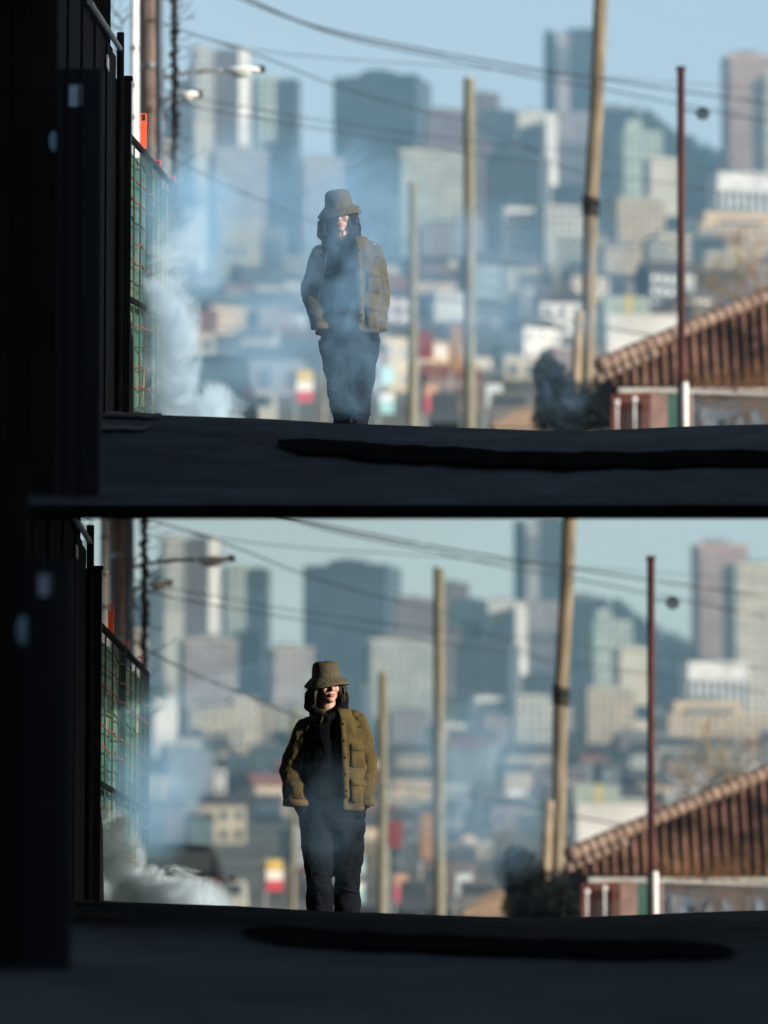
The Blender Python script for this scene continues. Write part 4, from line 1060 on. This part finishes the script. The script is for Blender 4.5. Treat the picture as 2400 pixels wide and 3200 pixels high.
        o = pb.build(nm, OLIVE, jo, smooth=True); m = o.modifiers.new('thick', 'SOLIDIFY'); m.thickness = .004
    # placket and buttons along the right front edge
    pl = MB(); vs = []
    for i in range(24):
        z = 1.49 - i * .021; L_, Rr = edges(z); vs += [surf(Rr + .0, z, .012), surf(Rr + .17, z, .013)]
    pl.add(vs, [(2*k, 2*k+1, 2*k+3, 2*k+2) for k in range(23)])
    o = pl.build('placket', OLIVE, jo, smooth=True); m = o.modifiers.new('thick', 'SOLIDIFY'); m.thickness = .003
    for k in range(5):
        z = 1.45 - k * .1; c = surf(edges(z)[1] + .08, z, .017); MB().ell(c, (.007, .004, .007), 10, 6).build('button', HOOD, jo, smooth=True)
    return e

# ------------------------------------------------------------------ smoke and haze
B1_ = (.50, .76, .97)
def smoke(s, px, py, D, rx, ry, depth, dens, scale, lo, hi, label, stretch=(1, 1, 1), seed=0., fall=1.0, colr=(.84, .92, .99), rot=0, dist=.6, step=None, amp=2.2):
    dens *= 1.35 if colr == B1_ else 1.0
    c = s.at(px, py, D); k = D / FPX
    mb = MB().ell((0, 0, 0), (1, 1, 1), 24, 16)
    o = mb.build('smoke', None); o.location = c; o.scale = (rx * k, depth, ry * k); o.rotation_euler = (0, rot, 0)
    tag(o, label + ' ' + s.where, 'smoke', kind='stuff')
    m = bpy.data.materials.new('smoke_volume'); m.use_nodes = True; n, l = m.node_tree.nodes, m.node_tree.links; n.clear()
    out_ = n.new('ShaderNodeOutputMaterial'); vol = n.new('ShaderNodeVolumePrincipled'); l.new(vol.outputs[0], out_.inputs['Volume'])
    vol.inputs['Color'].default_value = (*colr, 1); vol.inputs['Anisotropy'].default_value = -.25
    tc = n.new('ShaderNodeTexCoord')
    ln = n.new('ShaderNodeVectorMath'); ln.operation = 'LENGTH'; l.new(tc.outputs['Object'], ln.inputs[0])
    geo = n.new('ShaderNodeNewGeometry')
    mp = n.new('ShaderNodeMapping'); mp.inputs['Location'].default_value = (seed, seed * 1.7, -seed); mp.inputs['Scale'].default_value = stretch; l.new(geo.outputs['Position'], mp.inputs[0])
    nz = n.new('ShaderNodeTexNoise'); nz.inputs['Scale'].default_value = scale; nz.inputs['Detail'].default_value = 6; nz.inputs['Roughness'].default_value = .62; nz.inputs['Distortion'].default_value = dist
    l.new(mp.outputs[0], nz.inputs['Vector'])
    # value = noise - (r^2)*fall , mapped lo..hi
    sq = n.new('ShaderNodeMath'); sq.operation = 'POWER'; l.new(ln.outputs['Value'], sq.inputs[0]); sq.inputs[1].default_value = 2.0
    ml = n.new('ShaderNodeMath'); ml.operation = 'MULTIPLY'; l.new(sq.outputs[0], ml.inputs[0]); ml.inputs[1].default_value = -.62 * fall
    ad = n.new('ShaderNodeMath'); ad.operation = 'ADD'; am = n.new('ShaderNodeMath'); am.operation = 'MULTIPLY_ADD'; am.inputs[1].default_value = amp; am.inputs[2].default_value = .5 - amp / 2; l.new(nz.outputs['Fac'], am.inputs[0]); l.new(am.outputs[0], ad.inputs[0]); l.new(ml.outputs[0], ad.inputs[1])
    mr = n.new('ShaderNodeMapRange'); mr.inputs['From Min'].default_value = lo; mr.inputs['From Max'].default_value = hi; mr.inputs['To Min'].default_value = 0; mr.inputs['To Max'].default_value = dens
    mr.interpolation_type = 'SMOOTHSTEP'; l.new(ad.outputs[0], mr.inputs['Value'])
    ed = n.new('ShaderNodeMapRange'); ed.inputs['From Min'].default_value = 1.0; ed.inputs['From Max'].default_value = .8; l.new(ln.outputs['Value'], ed.inputs['Value'])
    mm = n.new('ShaderNodeMath'); mm.operation = 'MULTIPLY'; l.new(mr.outputs[0], mm.inputs[0]); l.new(ed.outputs[0], mm.inputs[1])
    l.new(mm.outputs[0], vol.inputs['Density'])
    m.cycles.volume_step_rate = step or 1.0
    o.data.materials.append(m)
    return o

for s in STREETS:
    city(s); poles_right(s); right_side(s); left_side(s)
    up = s.up
    # long wavy black strip laid across the asphalt
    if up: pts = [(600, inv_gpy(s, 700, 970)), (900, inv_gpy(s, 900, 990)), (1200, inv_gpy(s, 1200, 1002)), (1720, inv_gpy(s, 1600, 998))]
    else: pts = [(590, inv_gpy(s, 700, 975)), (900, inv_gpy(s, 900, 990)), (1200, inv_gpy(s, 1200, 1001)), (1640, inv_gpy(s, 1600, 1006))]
    strip(s, pts, (1.3 if up else 2.7), STRIPM, 'long wavy black strip across the road ' + s.where, 'road repair')
    strip(s, [(225, inv_gpy(s, 300, 903)), (350, inv_gpy(s, 300, 905))], .3 if up else .5, mat('rusty_seal', (.035, .016, .014), .8, .3, 6), 'short reddish seam near the crest at the left ' + s.where, 'road repair')
    strip(s, [(215, inv_gpy(s, 260, 932)), (320, inv_gpy(s, 260, 932))], .3 if up else .5, mat('rusty_seal', (.035, .016, .014), .8, .3, 6), 'second reddish seam below the first at the left ' + s.where, 'road repair')

fu = UP.at(755, 1064, 30); fl = LOW.at(785, 1037, 30)
fu.z = max(fu.z, UP.gz(fu.x, 30)); fl.z = LOW.gz(fl.x, 30) + .012
person(UP, fu, 'upper', 'person in hat and open brown jacket walking head down through smoke, upper street')
person(LOW, fl, 'lower', 'person in olive jacket and bucket hat, hands in pockets, mostly clear of smoke, lower street')

# smoke
B1 = (.50, .76, .97)
B2 = (.36, .64, .93)
K = dict(amp=2.6, dist=.8)
smoke(UP, 410, 900, 31.0, 150, 90, .42, 9, 4.0, .05, .80, 'dense pale smoke lying on the ground by the fence', seed=1., fall=.9, step=.5, amp=3.2, dist=1.0, colr=(.70, .87, 1.0))
smoke(UP, 372, 710, 31.0, 78, 290, .42, 7.0, 3.0, .05, .90, 'thick pale smoke column rising along the fence', seed=2.3, step=.5, amp=3.0, fall=.8, dist=1.0, colr=(.66, .84, 1.0))
smoke(UP, 420, 500, 31.6, 120, 190, .45, 2.6, 2.4, .0, .95, 'paler top of the smoke column by the red post tops', seed=8.3, step=.6, amp=2.2, fall=.8, colr=B2)
smoke(UP, 560, 470, 33, 430, 240, .8, 1.15, 1.1, -.1, 1.0, 'broad thin blue smoke veil left of and above the person', seed=3.1, colr=B2, amp=2.0, fall=.8)
smoke(UP, 560, 760, 34, 340, 200, .8, .85, 1.3, -.1, 1.0, 'broad thin blue smoke veil low left of the person', seed=9.1, colr=B2, amp=2.2, fall=.8)
smoke(UP, 720, 500, 29.3, 230, 250, .32, 2.3, 2.6, .0, 1.1, 'thin streaky smoke in front of the head and chest', seed=4.2, colr=B2, amp=2.8, dist=1.4, fall=.8)
smoke(UP, 760, 730, 29.3, 170, 220, .32, 1.9, 3.2, .0, 1.1, 'thin streaky smoke in front of the legs', seed=5.7, colr=B2, amp=2.8, dist=1.4, fall=.8)
smoke(UP, 1110, 620, 36, 330, 220, .8, 1.05, 1.5, .0, 1.05, 'faint broad smoke drifting past the wooden poles', seed=6.4, colr=B2, amp=2.2, fall=.8)
smoke(UP, 1210, 850, 34, 110, 130, .5, .7, 3.0, .1, 1.1, 'faint smoke curling before the dark bush', seed=7.9, dist=1.4, colr=B2)
smoke(LOW, 308, 830, 30.9, 80, 165, .38, 14, 4.4, .05, .62, 'dense white smoke puffing up beside the fence', seed=11., fall=1.0, step=.5, amp=3.4, dist=1.0, colr=(.76, .90, 1.0))
smoke(LOW, 410, 905, 30.9, 170, 100, .40, 13, 4.4, .05, .66, 'dense white smoke spreading low towards the parked car', seed=12., fall=.9, step=.5, amp=3.4, dist=1.0, colr=(.76, .90, 1.0))
smoke(LOW, 400, 600, 32.5, 140, 230, .6, 1.6, 1.3, -.1, 1.0, 'thin blue smoke hanging in front of the fence end', seed=13.2, colr=B2, amp=2.2, fall=.8)
smoke(LOW, 560, 420, 36, 260, 120, .8, .25, 1.1, -.1, 1.0, 'thin blue smoke drifting high left of the person', seed=14.4, colr=B2, amp=2.2, fall=.8)
smoke(LOW, 1070, 640, 36, 230, 260, .8, .85, 1.5, .0, 1.05, 'faint smoke drifting past the wooden poles', seed=15.1, colr=B2, amp=2.2, fall=.8)
smoke(LOW, 770, 720, 29.3, 190, 200, .3, .45, 3.0, .1, 1.1, 'faint wisps of smoke in front of the jacket hem', seed=16.7, dist=1.4, colr=B2, amp=2.8)

hz = MB().box(-700, 700, -30, 3900, -12, 760)
ho = hz.build('haze', None); tag(ho, kind='stuff')
hm = bpy.data.materials.new('haze'); hm.use_nodes = True; n, l = hm.node_tree.nodes, hm.node_tree.links; n.clear()
o_ = n.new('ShaderNodeOutputMaterial'); v_ = n.new('ShaderNodeVolumePrincipled'); l.new(v_.outputs[0], o_.inputs['Volume'])
v_.inputs['Color'].default_value = (.30, .57, .80, 1); v_.inputs['Density'].default_value = .00014; v_.inputs['Anisotropy'].default_value = 0.0
ho.data.materials.append(hm)
